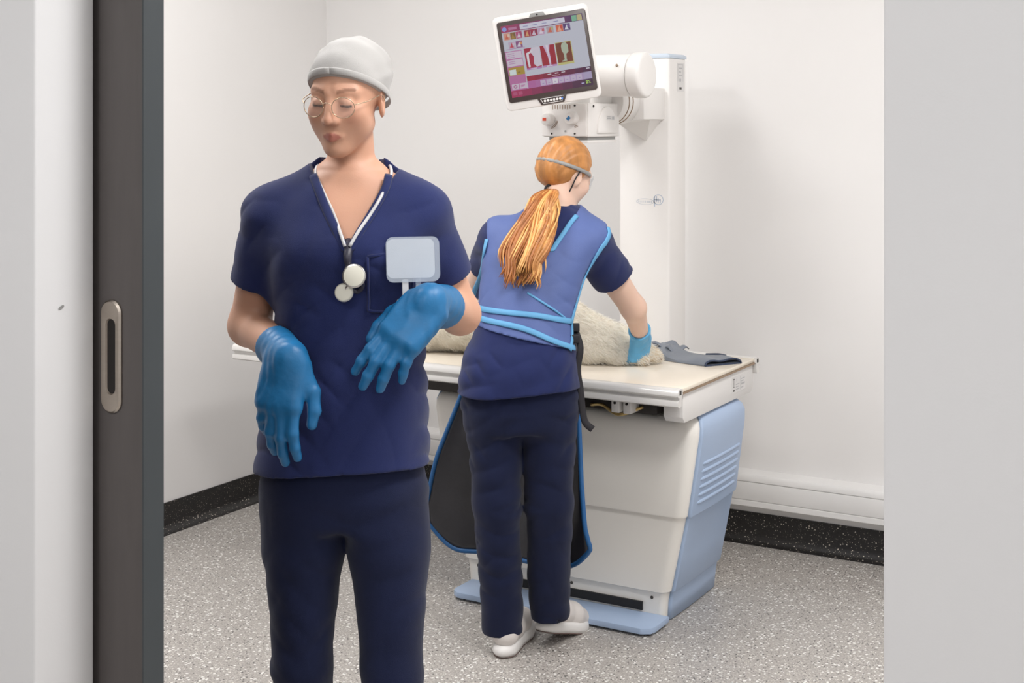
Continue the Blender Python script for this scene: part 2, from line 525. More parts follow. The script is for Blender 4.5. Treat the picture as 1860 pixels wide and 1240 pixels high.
def march(f, origin, d, steps=120, start=0.0):
    """first point of a ray on an implicit surface, and the outward normal there"""
    p = np.array(origin, np.float32); d = np.array(d, np.float32); d = d / np.linalg.norm(d)
    p = p + d * start
    best, bp = 9.0, p
    for _ in range(steps):
        v = float(f(p[None, :])[0])
        if v < best: best, bp = v, p
        if v < 0.0004: break
        p = p + d * max(min(v, 0.05) * 0.7, 0.0004)
    p = bp
    e = 0.004
    g = np.array([float(f((p + np.eye(3, dtype=np.float32)[i] * e)[None, :])[0] - f((p - np.eye(3, dtype=np.float32)[i] * e)[None, :])[0]) for i in range(3)])
    g /= (np.linalg.norm(g) + 1e-9)
    if best > 0.0004: p = p - g * best          # a ray that passes beside: nearest point
    return p.astype(float), g

def on_surface(f, xz, ydir, y0, lift=0.0, offset_dir=None):
    pts, nor = [], []
    for (x, z) in xz:
        p, g = march(f, (x, y0, z), (0, ydir, 0))
        pts.append(p + g * lift); nor.append(g)
    return pts, nor

def rot_frame(yaw=0, pitch=0, roll=0):
    return np.array((Matrix.Rotation(yaw, 3, 'Z') @ Matrix.Rotation(pitch, 3, 'X') @ Matrix.Rotation(roll, 3, 'Y')), np.float32)

# ------------------------------------------------------------------ the room shell
XL, YB, XR = -3.78, 4.92, 0.75          # left wall, back wall, right wall of the imaging room
Y0, YT = 1.50, 1.62                     # the corridor partition with the doorway
DL, DR = -1.712, -0.4076                # doorway sides

def struct(o): return tag(o, kind='structure')

struct(box('floor', XL - 0.1, 2.6, -1.3, YB + 0.1, -0.1, 0.0, M['floor']))
struct(box('ceiling', XL - 0.1, 2.6, -1.3, YB + 0.1, CEIL, CEIL + 0.1, M['ceiling']))
struct(box('wall_left', XL - 0.1, XL, Y0, YB + 0.1, 0, CEIL, M['wall']))
struct(box('wall_back', XL, XR + 0.1, YB, YB + 0.1, 0, CEIL, M['wall']))
struct(box('wall_right', XR, XR + 0.1, YT, YB, 0, CEIL, M['wall']))
struct(box('wall_front', XL - 0.1, DL, Y0, YT, 0, CEIL, M['corridor_wall'], bev=0.004))
struct(box('wall_front_east', DR, 2.6, Y0, YT, 0, CEIL, M['corridor_wall'], bev=0.004))
struct(box('wall_front_lintel', DL, DR, Y0, YT, 2.3, CEIL, M['corridor_wall']))
struct(box('wall_corridor_back', XL - 0.1, 2.6, -1.3, -1.2, 0, CEIL, M['corridor_wall']))
struct(box('wall_corridor_left', XL - 0.2, XL - 0.1, -1.3, Y0, 0, CEIL, M['corridor_wall']))
struct(box('wall_corridor_right', 2.6, 2.7, -1.3, Y0 + 0.1, 0, CEIL, M['corridor_wall']))

# coved vinyl skirting: (distance from wall, height)
cove = [(0.0, 0.112), (0.006, 0.112), (0.006, 0.035), (0.010, 0.020), (0.020, 0.008), (0.036, 0.002), (0.036, 0.0), (0.0, 0.0)]
struct(prism('baseboard_back', [(YB - d, z) for d, z in cove], 'x', XL + 0.006, XR, M['skirting']))
struct(prism('baseboard_left', [(XL + d, z) for d, z in cove], 'y', YT + 0.2, YB, M['skirting']))
# white cable trunking above it on the back wall
tr = [(YB, 0.142), (YB - 0.052, 0.142), (YB - 0.058, 0.148), (YB - 0.058, 0.166), (YB - 0.054, 0.168), (YB - 0.054, 0.236), (YB - 0.058, 0.238), (YB - 0.058, 0.252), (YB - 0.050, 0.262), (YB, 0.270)]
t1 = struct(prism('trim_1', tr, 'x', XL + 0.02, XR, M['trunking']))
t1['label'] = 'white plastic cable trunking along the back wall'
box('trunking_cover', XL + 0.03, XR - 0.01, YB - 0.0575, YB - 0.052, 0.1695, 0.2345, M['trunking'], t1, bev=0.002)

# small scuff on the partition, left of the door
sc_ = bmesh.new()
bmesh.ops.create_circle(sc_, cap_ends=True, segments=12, radius=1.0)
bmesh.ops.transform(sc_, matrix=Matrix.Translation((DL + 0.0006, YT - 0.068, 1.258)) @ Matrix.Rotation(R(25), 4, 'X') @ Matrix.Rotation(R(90), 4, 'Y') @ Matrix.Diagonal((0.0028, 0.0062, 1, 1)), verts=sc_.verts[:])
from_bm('scuff_mark', sc_, M['grey_plastic'], bpy.data.objects['wall_front'])

# sliding door, pushed open behind the left piece of the partition
DX = -1.712 + 0.094                     # leading edge of the leaf
dr = struct(empty('door_1', (DX, YT + 0.015, 0)))
dr['label'] = 'charcoal sliding door pushed open behind the white partition'
box('leaf', -1.15, -0.002, 0.0, 0.044, 0.008, 2.28, M['door'], dr, bev=0.001)
box('edge_strip', -0.0025, 0.0, -0.0005, 0.0445, 0.008, 2.28, M['door_edge'], dr)
def ring_plate(name, w, h, t, wi, hi_, m, parent, loc, depth):
    """stadium plate with a stadium opening: outer bevel ring, inner wall, floor of the recess"""
    n = 12
    out = rrect(w, h, w / 2 - 0.0005, n); mid = rrect(w - 0.006, h - 0.006, (w - 0.006) / 2 - 0.0005, n); inn = rrect(wi, hi_, wi / 2 - 0.0005, n); fl = rrect(wi - 0.003, hi_ - 0.003, (wi - 0.003) / 2 - .0005, n)
    V, F = [], []
    L = [(out, 0.0), (out, -t * 0.5), (mid, -t), (inn, -t * 0.8), (fl, depth)]
    k = len(out)
    for pts, y in L:
        V += [(p[0], y, p[1]) for p in pts]
    for i in range(len(L) - 1):
        for j in range(k):
            F.append((i * k + j, i * k + (j + 1) % k, (i + 1) * k + (j + 1) % k, (i + 1) * k + j))
    o = from_data(name, V, F, m, parent, smooth=True, loc=loc)
    smooth_angle(o, 40)
    V2 = [(p[0], depth, p[1]) for p in fl]
    o2 = from_data('recess_shade_floor', V2, [tuple(range(len(V2)))], M['recess'], o, smooth=False)  # shallow floor; the shade of a deep recess is in its colour
    return o
hd = ring_plate('flush_handle', 0.044, 0.182, 0.006, 0.022, 0.122, M['satin_steel'], dr, (-0.068, -0.0005, 1.172), -0.0015)
hd['label'] = 'satin nickel flush pull handle'

# ceiling light fittings (above the frame, they light the room)
for (x, y, p) in PANELS:
    t = empty('ceiling_light', (x, y, CEIL))
    nm = 'imaging room' if y > YT else 'corridor'
    tag(t, 'square white ceiling panel in the %s, %s' % (nm, {(-2.75, 2.25): 'by the door and left wall', (-0.55, 2.25): 'right of the doorway', (-2.75, 3.45): 'over the left table end', (-0.55, 3.45): 'right of the machine', (-1.3, -0.35): 'left of the camera', (0.9, -0.35): 'right of the camera'}[(x, y)]), 'ceiling light', 'ceiling light panels')
    bm = bmesh.new()
    for a in ((-0.3, 0.3, -0.3, -0.28), (-0.3, 0.3, 0.28, 0.3), (-0.3, -0.28, -0.28, 0.28), (0.28, 0.3, -0.28, 0.28)):
        box_bm(*a, -0.03, 0.0, bm=bm)
    from_bm('frame', bm, M['light_frame'], t)
    box('diffuser', -0.28, 0.28, -0.28, 0.28, -0.012, -0.004, M['diffuser'], t)

# ------------------------------------------------------------------ X-ray table
TZ = 0.762
tb = empty('xray_table', (-2.115, 4.15, 0))
tag(tb, 'white and pale blue X-ray examination table with cream top', 'table')
OX, OY = -2.115, 4.15                   # the table's base; parts below are given in metres from it
def bt(name, x0, x1, y0, y1, z0, z1, m, parent=tb, bev=0.0, seg=2):
    return box(name, x0 - OX, x1 - OX, y0 - OY, y1 - OY, z0, z1, m, parent, bev, seg)

TXL, TXR = -3.325, -1.63
bt('table_top', TXL + 0.004, TXR - 0.004, 3.822, 4.442, 0.750, TZ, M['tabletop'], bev=0.002)
bt('core_edge', TXR - 0.0045, TXR - 0.001, 3.828, 4.436, 0.7445, 0.7500, M['brown_edge'])
def rail_profile(y, s):
    # closed outline of an extruded accessory rail; s = -1 front, +1 back
    q = [(0.018, 0.764), (0.000, 0.766), (-0.012, 0.764), (-0.018, 0.757), (-0.019, 0.746), (-0.015, 0.741), (-0.006, 0.740), (-0.006, 0.732), (-0.015, 0.731), (-0.017, 0.726), (-0.017, 0.716), (-0.012, 0.712), (0.006, 0.712), (0.010, 0.718), (0.012, 0.744), (0.018, 0.748)]
    return [(y - OY + (-s) * a, z) for a, z in q]
for nm, y, s in (('front_rail', 3.806, -1), ('back_rail', 4.454, 1)):
    o = prism(nm, rail_profile(y, s), 'x', TXL - OX, TXR - OX + 0.002, M['rail'], tb)
    e = box('slot_shade_plate', TXR - OX + 0.002, TXR - OX + 0.0032, y - OY - 0.006, y - OY + 0.006, 0.748, 0.760, M['dark_metal'], o)  # dark plate on the closed rail end paints the shade of an open hole
# end beam with its label
eb = prism('end_beam', [(3.848 - OY, 0.744), (4.435 - OY, 0.744), (4.435 - OY, 0.672), (4.420 - OY, 0.655), (3.862 - OY, 0.655), (3.848 - OY, 0.672)], 'x', -1.700 - OX, -1.638 - OX, M['white_plastic'], tb, bev=0.0015)
cyl('beam_plug', (-1.672 - OX, 3.8485 - OY, 0.715), (-1.672 - OX, 3.8465 - OY, 0.715), 0.011, M['white_plastic'], eb, n=24)
st = box('rating_label', -1.638 - OX, -1.6372 - OX, 4.245 - OY, 4.365 - OY, 0.676, 0.728, M['sticker'], eb)
def printrects(name, rects, parent, m, plane='x', at=0.0):
    bm = bmesh.new()
    for (a0, a1, b0, b1) in rects:
        if plane == 'x': vs_ = [(at, a0, b0), (at, a1, b0), (at, a1, b1), (at, a0, b1)]
        elif plane == 'y': vs_ = [(a0, at, b0), (a1, at, b0), (a1, at, b1), (a0, at, b1)]
        bm.faces.new([bm.verts.new(v) for v in vs_])
    me = bpy.data.meshes.new(name); bm.to_mesh(me); bm.free(); me.materials.append(m)
    return link(bpy.data.objects.new(name, me), parent)
yy = 4.25 - OY
printrects('bin_symbol', [(yy + 0.004, yy + 0.018, 0.681, 0.687), (yy + 0.006, yy + 0.008, 0.694, 0.722), (yy + 0.014, yy + 0.016, 0.694, 0.722), (yy + 0.004, yy + 0.018, 0.719, 0.722), (yy + 0.008, yy + 0.014, 0.694, 0.696)], st, M['dark_print'], 'x', -1.6370 - OX)
printrects('label_print', [(yy + 0.034, yy + 0.038, 0.710, 0.722), (yy + 0.028, yy + 0.060, 0.700, 0.703), (yy + 0.028, yy + 0.055, 0.692, 0.695), (yy + 0.028, yy + 0.060, 0.684, 0.687), (yy + 0.066, yy + 0.068, 0.680, 0.724), (yy + 0.074, yy + 0.108, 0.712, 0.715), (yy + 0.074, yy + 0.100, 0.704, 0.707), (yy + 0.074, yy + 0.108, 0.694, 0.700), (yy + 0.074, yy + 0.096, 0.684, 0.687)], st, M['grey_print'], 'x', -1.6370 - OX)

# moulded cabinet, lofted from rounded rectangles
def rr_section(xl, xr, yf, yb, r, z, n=5):
    return [(p[0], p[1], z) for p in rrect(xr - xl, yb - yf, r, n, (xl + xr) / 2, (yf + yb) / 2)]
def loft_sections(secs, cap=True):
    V, F = [], []
    k = len(secs[0])
    for s in secs: V += s
    for i in range(len(secs) - 1):
        for j in range(k):
            F.append((i * k + j, i * k + (j + 1) % k, (i + 1) * k + (j + 1) % k, (i + 1) * k + j))
    if cap:
        F.append(tuple(range(k))[::-1]); F.append(tuple((len(secs) - 1) * k + j for j in range(k)))
    return V, F
CAB = [  # z, half length, front y, back y, corner radius
    (0.000, 0.352, 3.985, 4.425, 0.02), (0.060, 0.356, 3.985, 4.43, 0.02), (0.092, 0.362, 3.985, 4.43, 0.02), (0.098, 0.372, 3.972, 4.432, 0.035),
    (0.330, 0.424, 3.964, 4.41, 0.035), (0.337, 0.426, 3.963, 4.41, 0.035), (0.341, 0.434, 3.953, 4.41, 0.035), (0.350, 0.436, 3.951, 4.41, 0.035),
    (0.590, 0.474, 3.949, 4.39, 0.035), (0.615, 0.474, 3.953, 4.387, 0.035), (0.632, 0.468, 3.961, 4.38, 0.035), (0.641, 0.458, 3.972, 4.37, 0.035), (0.645, 0.44, 3.99, 4.355, 0.03)]
V, F = loft_sections([rr_section(-hl, hl, yf - OY, yb - OY, r, z) for z, hl, yf, yb, r in CAB])
cab = from_data('cabinet', V, F, M['cream'], tb)
smooth_angle(cab, 28)
cz = [c[0] for c in CAB]
def cab_x(z): return float(np.interp(z, cz, [c[1] for c in CAB]))
# pale blue end panels wrapped over both ends of the cabinet
for s in (1, -1):
    zs = [0.004, 0.05, 0.090, 0.097, 0.1, 0.2, 0.329, 0.336, 0.342, 0.35, 0.45, 0.58, 0.612, 0.63, 0.641, 0.647]
    secs = []
    for z in zs:
        xo = cab_x(min(z, 0.645)) + 0.004
        yf = float(np.interp(z, cz, [c[2] for c in CAB])) + 0.036; ybk = float(np.interp(z, cz, [c[3] for c in CAB])) - 0.04
        ys = [yf, yf + 0.006] + list(np.linspace(yf + 0.03, ybk - 0.03, 5)) + [ybk - 0.006, ybk]
        prof = []
        for i, y in enumerate(ys):
            u = (y - (yf + ybk) / 2) / ((ybk - yf) / 2)
            bul = 0.006 * (1 - u * u) * (1 if z > 0.335 else 0.5)
            prof.append((s * (xo + bul - (0.006 if i in (0, len(ys) - 1) else 0)), y - OY, z))
        secs.append(prof)
    k = len(secs[0]); V, F = [], []
    for q in secs: V += q
    for i in range(len(secs) - 1):
        for j in range(k - 1):
            F.append((i * k + j, i * k + j + 1, (i + 1) * k + j + 1, (i + 1) * k + j))
    pn = from_data('end_panel', V, F, M['blue_plastic'], tb)
    pn['label'] = 'pale blue moulded end panel with louvres'
    sm = pn.modifiers.new('thick', 'SOLIDIFY'); sm.thickness = 0.012; sm.offset = 0
    smooth_angle(pn, 35)
    for i in range(6):
        z = 0.378 + i * 0.0245
        xo = s * (cab_x(z) + 0.0075)
        pts = [(xo, 4.008 - OY, z), (xo + s * 0.003, 4.05 - OY, z), (xo + s * 0.0055, 4.17 - OY, z), (xo + s * 0.003, 4.30 - OY, z), (xo, 4.335 - OY, z)]
        tube('louvre', pts, 0.0078, M['blue_plastic'], pn, rb=0.0072, n=8, taper=[0.3, 0.95, 1, 1, 1, 1, 0.95, 0.3], sub=4)
    gx = s * (cab_x(0.2) + 0.008)
    tube('panel_groove', [(s * (cab_x(0.30) + 0.0085), 4.25 - OY, 0.30), (s * (cab_x(0.2) + 0.0085), 4.235 - OY, 0.2), (s * (cab_x(0.17) + 0.0085), 4.215 - OY, 0.172)], 0.004, M['blue_plastic'], pn, n=8)
    for j in range(4):
        zc = 0.10 + 0.012
        tube('lettering', [(s * (cab_x(0.115) + 0.0085), 4.175 - OY + j * 0.013, 0.113), (s * (cab_x(0.15) + 0.0087), 4.175 - OY + j * 0.013, 0.113 + (0.038 if j % 2 else 0.026))], 0.0012, M['navy_print'], pn, n=6, sub=3)
# kick gap shade strip, foot plate, screws
bt('kick_shade_strip', -2.40, -1.83, 3.978, 3.986, 0.032, 0.058, M['dark'])  # black strip on the cabinet face, standing in for shade in a gap
fp = [(-2.455, 3.985), (-2.455, 3.885), (-2.448, 3.862), (-2.425, 3.845), (-1.775, 3.845), (-1.748, 3.862), (-1.742, 3.885), (-1.742, 3.985)]
fpo = prism('foot_plate', [(x - OX, y - OY) for x, y in fp], 'z', 0.008, 0.026, M['blue_plastic'], tb, bev=0.002)
bt('foot_plate_base', -2.44, -1.757, 3.87, 3.99, 0.0, 0.008, M['dark'])
for x in (-2.43, -2.08, -1.80):
    cyl('screw', (x - OX, 3.9835 - OY, 0.075), (x - OX, 3.9865 - OY, 0.075), 0.005, M['dark_print'], tb, n=12)
# floating-top carriage under the table top
bt('carriage_frame', -2.62, -1.76, 3.93, 4.38, 0.652, 0.706, M['dark_metal'], bev=0.004)
bt('carriage_plate', -2.95, -1.72, 3.88, 4.40, 0.706, 0.742, M['dark_metal'], bev=0.003)
bt('cross_member', -2.86, -2.74, 3.86, 4.40, 0.660, 0.716, M['white_plastic'], bev=0.003)
for x in (-1.885, -1.845):
    cb = bt('carriage_bracket', x, x + 0.026, 3.872, 3.93, 0.660, 0.712, M['white_plastic'], bev=0.002)
    cyl('bolt', (x + 0.013 - OX, 3.872 - OY, 0.69), (x + 0.013 - OX, 3.868 - OY, 0.69), 0.004, M['dark_metal'], cb, n=10)
tube('cable', [(-1.98 - OX, 3.925 - OY, 0.664), (-1.93 - OX, 3.905 - OY, 0.672), (-1.87 - OX, 3.895 - OY, 0.650), (-1.80 - OX, 3.92 - OY, 0.676)], 0.005, M['brass'], tb)

# ------------------------------------------------------------------ X-ray column with arm, tube housing and collimator
CX, CY = -2.06, 4.60
xc = empty('xray_column', (CX, CY, 0))
tag(xc, 'tall white X-ray column with tube housing standing behind the table', 'x-ray machine')
def bc(name, x0, x1, y0, y1, z0, z1, m, parent=xc, bev=0.0, seg=3):
    return box(name, x0 - CX, x1 - CX, y0 - CY, y1 - CY, z0, z1, m, parent, bev, seg)
col = bc('column', -2.16, -1.966, 4.50, 4.645, 0.03, 1.772, M['machine_white'], bev=0.008)
bc('column_foot', -2.22, -1.90, 4.47, 4.72, 0.0, 0.035, M['machine_white'], bev=0.006)
prism('column_cap', [(-2.162 - CX, 1.770), (-1.964 - CX, 1.770), (-1.964 - CX, 1.779), (-1.975 - CX, 1.786), (-2.15 - CX, 1.786), (-2.162 - CX, 1.779)], 'y', 4.498 - CY, 4.648 - CY, M['pale_blue_cap'], xc, bev=0.0015)
lb = box('warning_label', -1.966 - CX, -1.9655 - CX, 4.565 - CY, 4.625 - CY, 1.655, 1.755, M['sticker'], xc)
printrects('label_print', [(4.571 - CY, 4.619 - CY, 1.749, 1.751), (4.571 - CY, 4.573 - CY, 1.69, 1.75), (4.617 - CY, 4.619 - CY, 1.69, 1.75), (4.58 - CY, 4.61 - CY, 1.735, 1.739), (4.58 - CY, 4.60 - CY, 1.722, 1.726), (4.58 - CY, 4.61 - CY, 1.71, 1.713), (4.585 - CY, 4.60 - CY, 1.69, 1.70)], lb, M['grey_print'], 'x', -1.9652 - CX)
printrects('label_mark', [(4.585 - CY, 4.605 - CY, 1.662, 1.670)], lb, M['dark_print'], 'x', -1.9652 - CX)
# oval emblem on the column front
fy = 4.4995 - CY
def ringprint(name, cx, cz, r0, r1, ax, m, parent, n=28):
    V, F = [], []
    for i in range(n):
        a = 2 * math.pi * i / n
        V += [(cx + r0 * ax * math.cos(a), fy, cz + r0 * math.sin(a)), (cx + r1 * ax * math.cos(a), fy, cz + r1 * math.sin(a))]
    for i in range(n):
        j = (i + 1) % n
        F.append((2 * i, 2 * i + 1, 2 * j + 1, 2 * j))
    return from_data(name, V, F, m, parent, smooth=False)
lg = ringprint('emblem', -2.008 - CX, 1.276, 0.016, 0.0185, 1.05, M['blue_print'], xc)
ringprint('emblem_oval', -2.058 - CX, 1.268, 0.0095, 0.011, 3.2, M['pale_print'], lg)
printrects('emblem_lettering', [(-2.085 - CX + i * 0.008, -2.085 - CX + i * 0.008 + 0.005, 1.2645, 1.2715) for i in range(7)], lg, M['pale_print'], 'y', fy)
printrects('emblem_script', [(-2.024 - CX, -2.0205 - CX, 1.252, 1.286), (-2.017 - CX, -2.0135 - CX, 1.268, 1.288), (-2.01 - CX, -2.007 - CX, 1.266, 1.281), (-2.024 - CX, -2.000 - CX, 1.274, 1.2765), (-2.002 - CX, -1.999 - CX, 1.266, 1.279)], lg, M['blue_print'], 'y', fy)
# bracket arm from the column to the tube
br = prism('bracket_arm', [(-2.150 - CX, 1.665), (-1.985 - CX, 1.665), (-1.985 - CX, 1.556), (-2.125 - CX, 1.540), (-2.150 - CX, 1.548)], 'y', 4.33 - CY, 4.505 - CY, M['machine_white'], xc, bev=0.003)
V = [(-2.120 - CX, 4.40 - CY, 1.543), (-1.995 - CX, 4.40 - CY, 1.556), (-1.995 - CX, 4.50 - CY, 1.556), (-2.120 - CX, 4.50 - CY, 1.543), (-2.055 - CX, 4.50 - CY, 1.480)]
g = from_data('gusset', V, [(0, 1, 2, 3), (0, 1, 4), (1, 2, 4), (2, 3, 4), (3, 0, 4)], M['machine_white'], br, smooth=False)
dk = cyl('swivel_disc', (-2.075 - CX, 4.335 - CY, 1.615), (-2.075 - CX, 4.20 - CY, 1.615), 0.075, M['machine_white'], xc, n=40, bev=0.003)
for y in (4.245, 4.275):
    bm = bmesh.new()
    n = 40
    pts = [(-2.075 - CX + 0.0755 * math.cos(2 * math.pi * i / n), y - CY, 1.615 + 0.0755 * math.sin(2 * math.pi * i / n)) for i in range(n + 1)]
    bm.free()
    tube('scale_ring', pts, 0.0022, M['brown_edge'], dk, n=6, sub=0)
cyl('disc_screw', (-2.010 - CX, 4.33 - CY, 1.640), (-2.010 - CX, 4.322 - CY, 1.640), 0.007, M['grey_plastic'], br, n=14)
# tube housing, axis along the table
hs = cyl('tube_housing', (-2.20 - CX, 4.10 - CY, 1.697), (-1.918 - CX, 4.10 - CY, 1.697), 0.068, M['machine_white'], xc, n=56, bev=0.004)
cyl('housing_cap', (-1.918 - CX, 4.10 - CY, 1.697), (-1.866 - CX, 4.10 - CY, 1.697), 0.0735, M['machine_white'], hs, n=56, bev=0.012, seg=4)
cyl('housing_cap', (-2.20 - CX, 4.10 - CY, 1.697), (-2.24 - CX, 4.10 - CY, 1.697), 0.0735, M['machine_white'], hs, n=56, bev=0.012, seg=4)
cyl('housing_screw', (-1.945 - CX, 4.038 - CY, 1.727), (-1.945 - CX, 4.034 - CY, 1.729), 0.004, M['brown_edge'], hs, n=12)
bc('housing_neck', -2.16, -2.04, 4.04, 4.20, 1.598, 1.66, M['machine_white'], bev=0.004)
# collimator box with control face
cl = bc('collimator', -2.184, -2.021, 3.985, 4.213, 1.500, 1.608, M['machine_white'], bev=0.003)
bc('collimator_skirt', -2.170, -2.030, 4.0, 4.20, 1.488, 1.500, M['grey_plastic'], parent=cl, bev=0.001)
bc('filter_rail', -2.174, -2.026, 3.99, 4.205, 1.480, 1.489, M['machine_white'], parent=cl, bev=0.001)
cf = bc('control_face', -2.186, -2.026, 3.980, 3.986, 1.502, 1.606, M['machine_white'], parent=cl, bev=0.0015)
for x, zz, mk, nm in ((-2.158, 1.556, 'red_mark', 'red square'), (-2.072, 1.559, 'blue_mark', 'blue diamond')):
    kn = cyl('knob', (x - CX, 3.981 - CY, zz), (x - CX, 3.952 - CY, zz), 0.0215, M['machine_white'], cl, n=36, bev=0.004, r1=0.0195)
    kn['label'] = 'white round knob with a %s' % nm
    s = 0.0055
    px = x - (0.004 if mk == 'red_mark' else 0.003)
    if mk == 'red_mark':
        q = [(px - 0.0065, zz - 0.005), (px + 0.0065, zz - 0.005), (px + 0.0065, zz + 0.005), (px - 0.0065, zz + 0.005)]
    else:
        q = [(px - 0.001, zz - 0.0085), (px + 0.008, zz + 0.001), (px + 0.001, zz + 0.0085), (px - 0.008, zz - 0.001)]
    prism('knob_mark', [(a - CX, b) for a, b in q], 'y', 3.9512 - CY, 3.953 - CY, M[mk], kn)
    for rr in (0.026, 0.030):
        pts = [(x - CX + rr * math.cos(a), 3.9797 - CY, zz + rr * math.sin(a)) for a in np.linspace(R(-80), R(-10 if mk == 'red_mark' else -55), 9)]
        tube('knob_scale', pts, 0.0010, M['brown_edge'], cl, n=5, sub=0)
printrects('face_scale', [(-2.148 - CX + i * 0.009, -2.1455 - CX + i * 0.009, 1.588 + 0.001 * (i % 2), 1.602) for i in range(8)], cl, M['brown_edge'], 'y', 3.9795 - CY)
for x, z in ((-2.150, 1.510), (-2.066, 1.510), (-2.066, 1.600), (-2.10, 1.518)):
    cyl('face_screw', (x - CX, 3.981 - CY, z), (x - CX, 3.978 - CY, z), 0.0032, M['dark_metal'] if z != 1.518 else M['grey_plastic'], cl, n=10)
cyl('side_screw', (-2.0205 - CX, 4.02 - CY, 1.598), (-2.0185 - CX, 4.02 - CY, 1.598), 0.004, M['dark_metal'], cl, n=10)
V, F = [], []
for i in range(20):
    a = math.pi * i / 19
    V.append((-2.0208 - CX, 4.115 - CY + 0.07 * math.cos(a), 1.512 + 0.085 * math.sin(a)))
prism('side_cover', [(v[1], v[2]) for v in V], 'x', -2.0215 - CX, -2.0150 - CX, M['machine_white'], cl, bev=0.001)
sl = box('side_label', -2.015 - CX, -2.0146 - CX, 4.105 - CY, 4.165 - CY, 1.553, 1.568, M['sticker'], cl)
printrects('side_print', [(4.110 - CY, 4.132 - CY, 1.563, 1.5655), (4.108 - CY, 4.136 - CY, 1.557, 1.5605), (4.144 - CY, 4.16 - CY, 1.556, 1.565)], sl, M['grey_print'], 'x', -2.0143 - CX)
bc('monitor_mount', -2.16, -2.06, 3.87, 4.05, 1.70, 1.76, M['machine_white'], bev=0.008)

# ------------------------------------------------------------------ touchscreen monitor
mo = empty('touchscreen_monitor', (-2.076, 3.812, 1.747))
mo.rotation_mode = 'QUATERNION'
# faces the corridor (local -y is the screen side), rolled about 9 degrees
mo.rotation_quaternion = (Matrix.Rotation(R(27), 3, 'Z') @ Matrix.Rotation(R(4), 3, 'X') @ Matrix.Rotation(R(-9.2), 3, 'Y')).to_quaternion()
tag(mo, 'tilted white touchscreen monitor showing X-ray pictures, mounted in front of tube', 'monitor')
mo.scale = (1.035, 1.035, 1.035)
MW, MH = 0.288, 0.283
prism('housing', rrect(MW, MH, 0.016, 6), 'y', -0.004, 0.052, M['machine_white'], mo, bev=0.004)
prism('back_cover', rrect(MW - 0.06, MH - 0.06, 0.02, 6), 'y', 0.05, 0.075, M['machine_white'], mo, bev=0.004)
bz = prism('bezel', rrect(0.268, 0.243, 0.008, 5, 0.001, 0.004), 'y', -0.0070, -0.003, M['bezel'], mo, bev=0.001)
prism('camera_tab', [(-0.035, 0.123), (-0.028, 0.137), (0.010, 0.137), (0.018, 0.123)], 'y', -0.0066, -0.003, M['grey_plastic'], bz, bev=0.001)
cyl('camera_lens', (-0.009, -0.0062, 0.131), (-0.009, -0.0078, 0.131), 0.0028, M['dark'], bz, n=14)
pod = prism('button_pod', [(-0.050, -0.115), (-0.038, -0.1385), (0.030, -0.1385), (0.042, -0.115)], 'y', -0.0072, -0.003, M['bezel'], mo, bev=0.001)
tube('pod_outline', [(-0.039, -0.0078, -0.1195), (-0.032, -0.0078, -0.1345), (0.024, -0.0078, -0.1345), (0.031, -0.0078, -0.1195), (-0.039, -0.0078, -0.1195)], 0.0011, M['white_plastic'], pod, n=6, sub=0)
for i in range(6):
    cyl('button', (-0.0265 + i * 0.0092, -0.0070, -0.127), (-0.0265 + i * 0.0092, -0.0096, -0.127), 0.0038, M['white_plastic'], pod, n=16)
cyl('power_light', (0.0252, -0.0070, -0.127), (0.0252, -0.0092, -0.127), 0.0026, emis('blue_led', rgb(90, 150, 255), 2.5), pod, n=12)
# the picture on the screen: flat coloured fields, u right, v up, in fractions of the screen
SW, SH = 0.246, 0.216
em = {}
def E(r, g, b, s=1.55):
    k = (r, g, b)
    if k not in em: em[k] = emis('screen_%d_%d_%d' % k, rgb(r, g, b), s)
    return em[k]
class Flat:
    def __init__(s): s.V = []; s.F = []; s.I = []; s.m = []; s.L = 0
    def poly(s, pts, col, layer):
        m = E(*col)
        if m not in s.m: s.m.append(m)
        b = len(s.V)
        s.V += [((p[0] - 0.5) * SW + 0.001, -0.0073 - layer * 0.00008, (p[1] - 0.5) * SH + 0.005) for p in pts]
        s.F.append(tuple(range(b, b + len(pts)))); s.I.append(s.m.index(m))
    def rect(s, u0, v0, u1, v1, col, layer=1): s.poly([(u0, v0), (u1, v0), (u1, v1), (u0, v1)], col, layer)
    def build(s, name, parent):
        me = bpy.data.meshes.new(name); me.from_pydata(s.V, [], s.F)
        for m in s.m: me.materials.append(m)
        me.polygons.foreach_set('material_index', s.I); me.update()
        return link(bpy.data.objects.new(name, me), parent)
S = Flat()
S.rect(0, 0, 1, 1, (206, 208, 222), 0)
for i in range(10):     # header bar runs from magenta to violet
    t = i / 9
    S.rect(i / 10, 0.905, (i + 1) / 10, 1, (int(176 - 90 * t), int(66 - 14 * t), int(110 - 6 * t)), 1)
S.rect(0.23, 0.915, 0.78, 0.985, (224, 222, 238), 2)
for u in (0.27, 0.38, 0.50, 0.64): S.rect(u, 0.945, u + 0.06, 0.955, (150, 150, 190), 3)
S.poly([(0.04 + 0.027 * math.cos(a), 0.95 + 0.03 * math.sin(a)) for a in np.linspace(0, 2 * math.pi, 16, endpoint=False)], (150, 170, 240), 2)
S.rect(0.09, 0.93, 0.19, 0.965, (196, 130, 170), 2)
S.rect(0.865, 0.91, 0.925, 0.99, (132, 190, 160), 2); S.rect(0.93, 0.91, 0.99, 0.99, (204, 190, 140), 2)
def thumb(u, v, w, h, c1, c2, c3):
    S.rect(u, v, u + w, v + h, c1, 2); S.poly([(u + w * .15, v + h * .15), (u + w * .75, v + h * .1), (u + w * .55, v + h * .9)], c2, 3); S.rect(u + w * .6, v + h * .45, u + w * .95, v + h * .85, c3, 4)
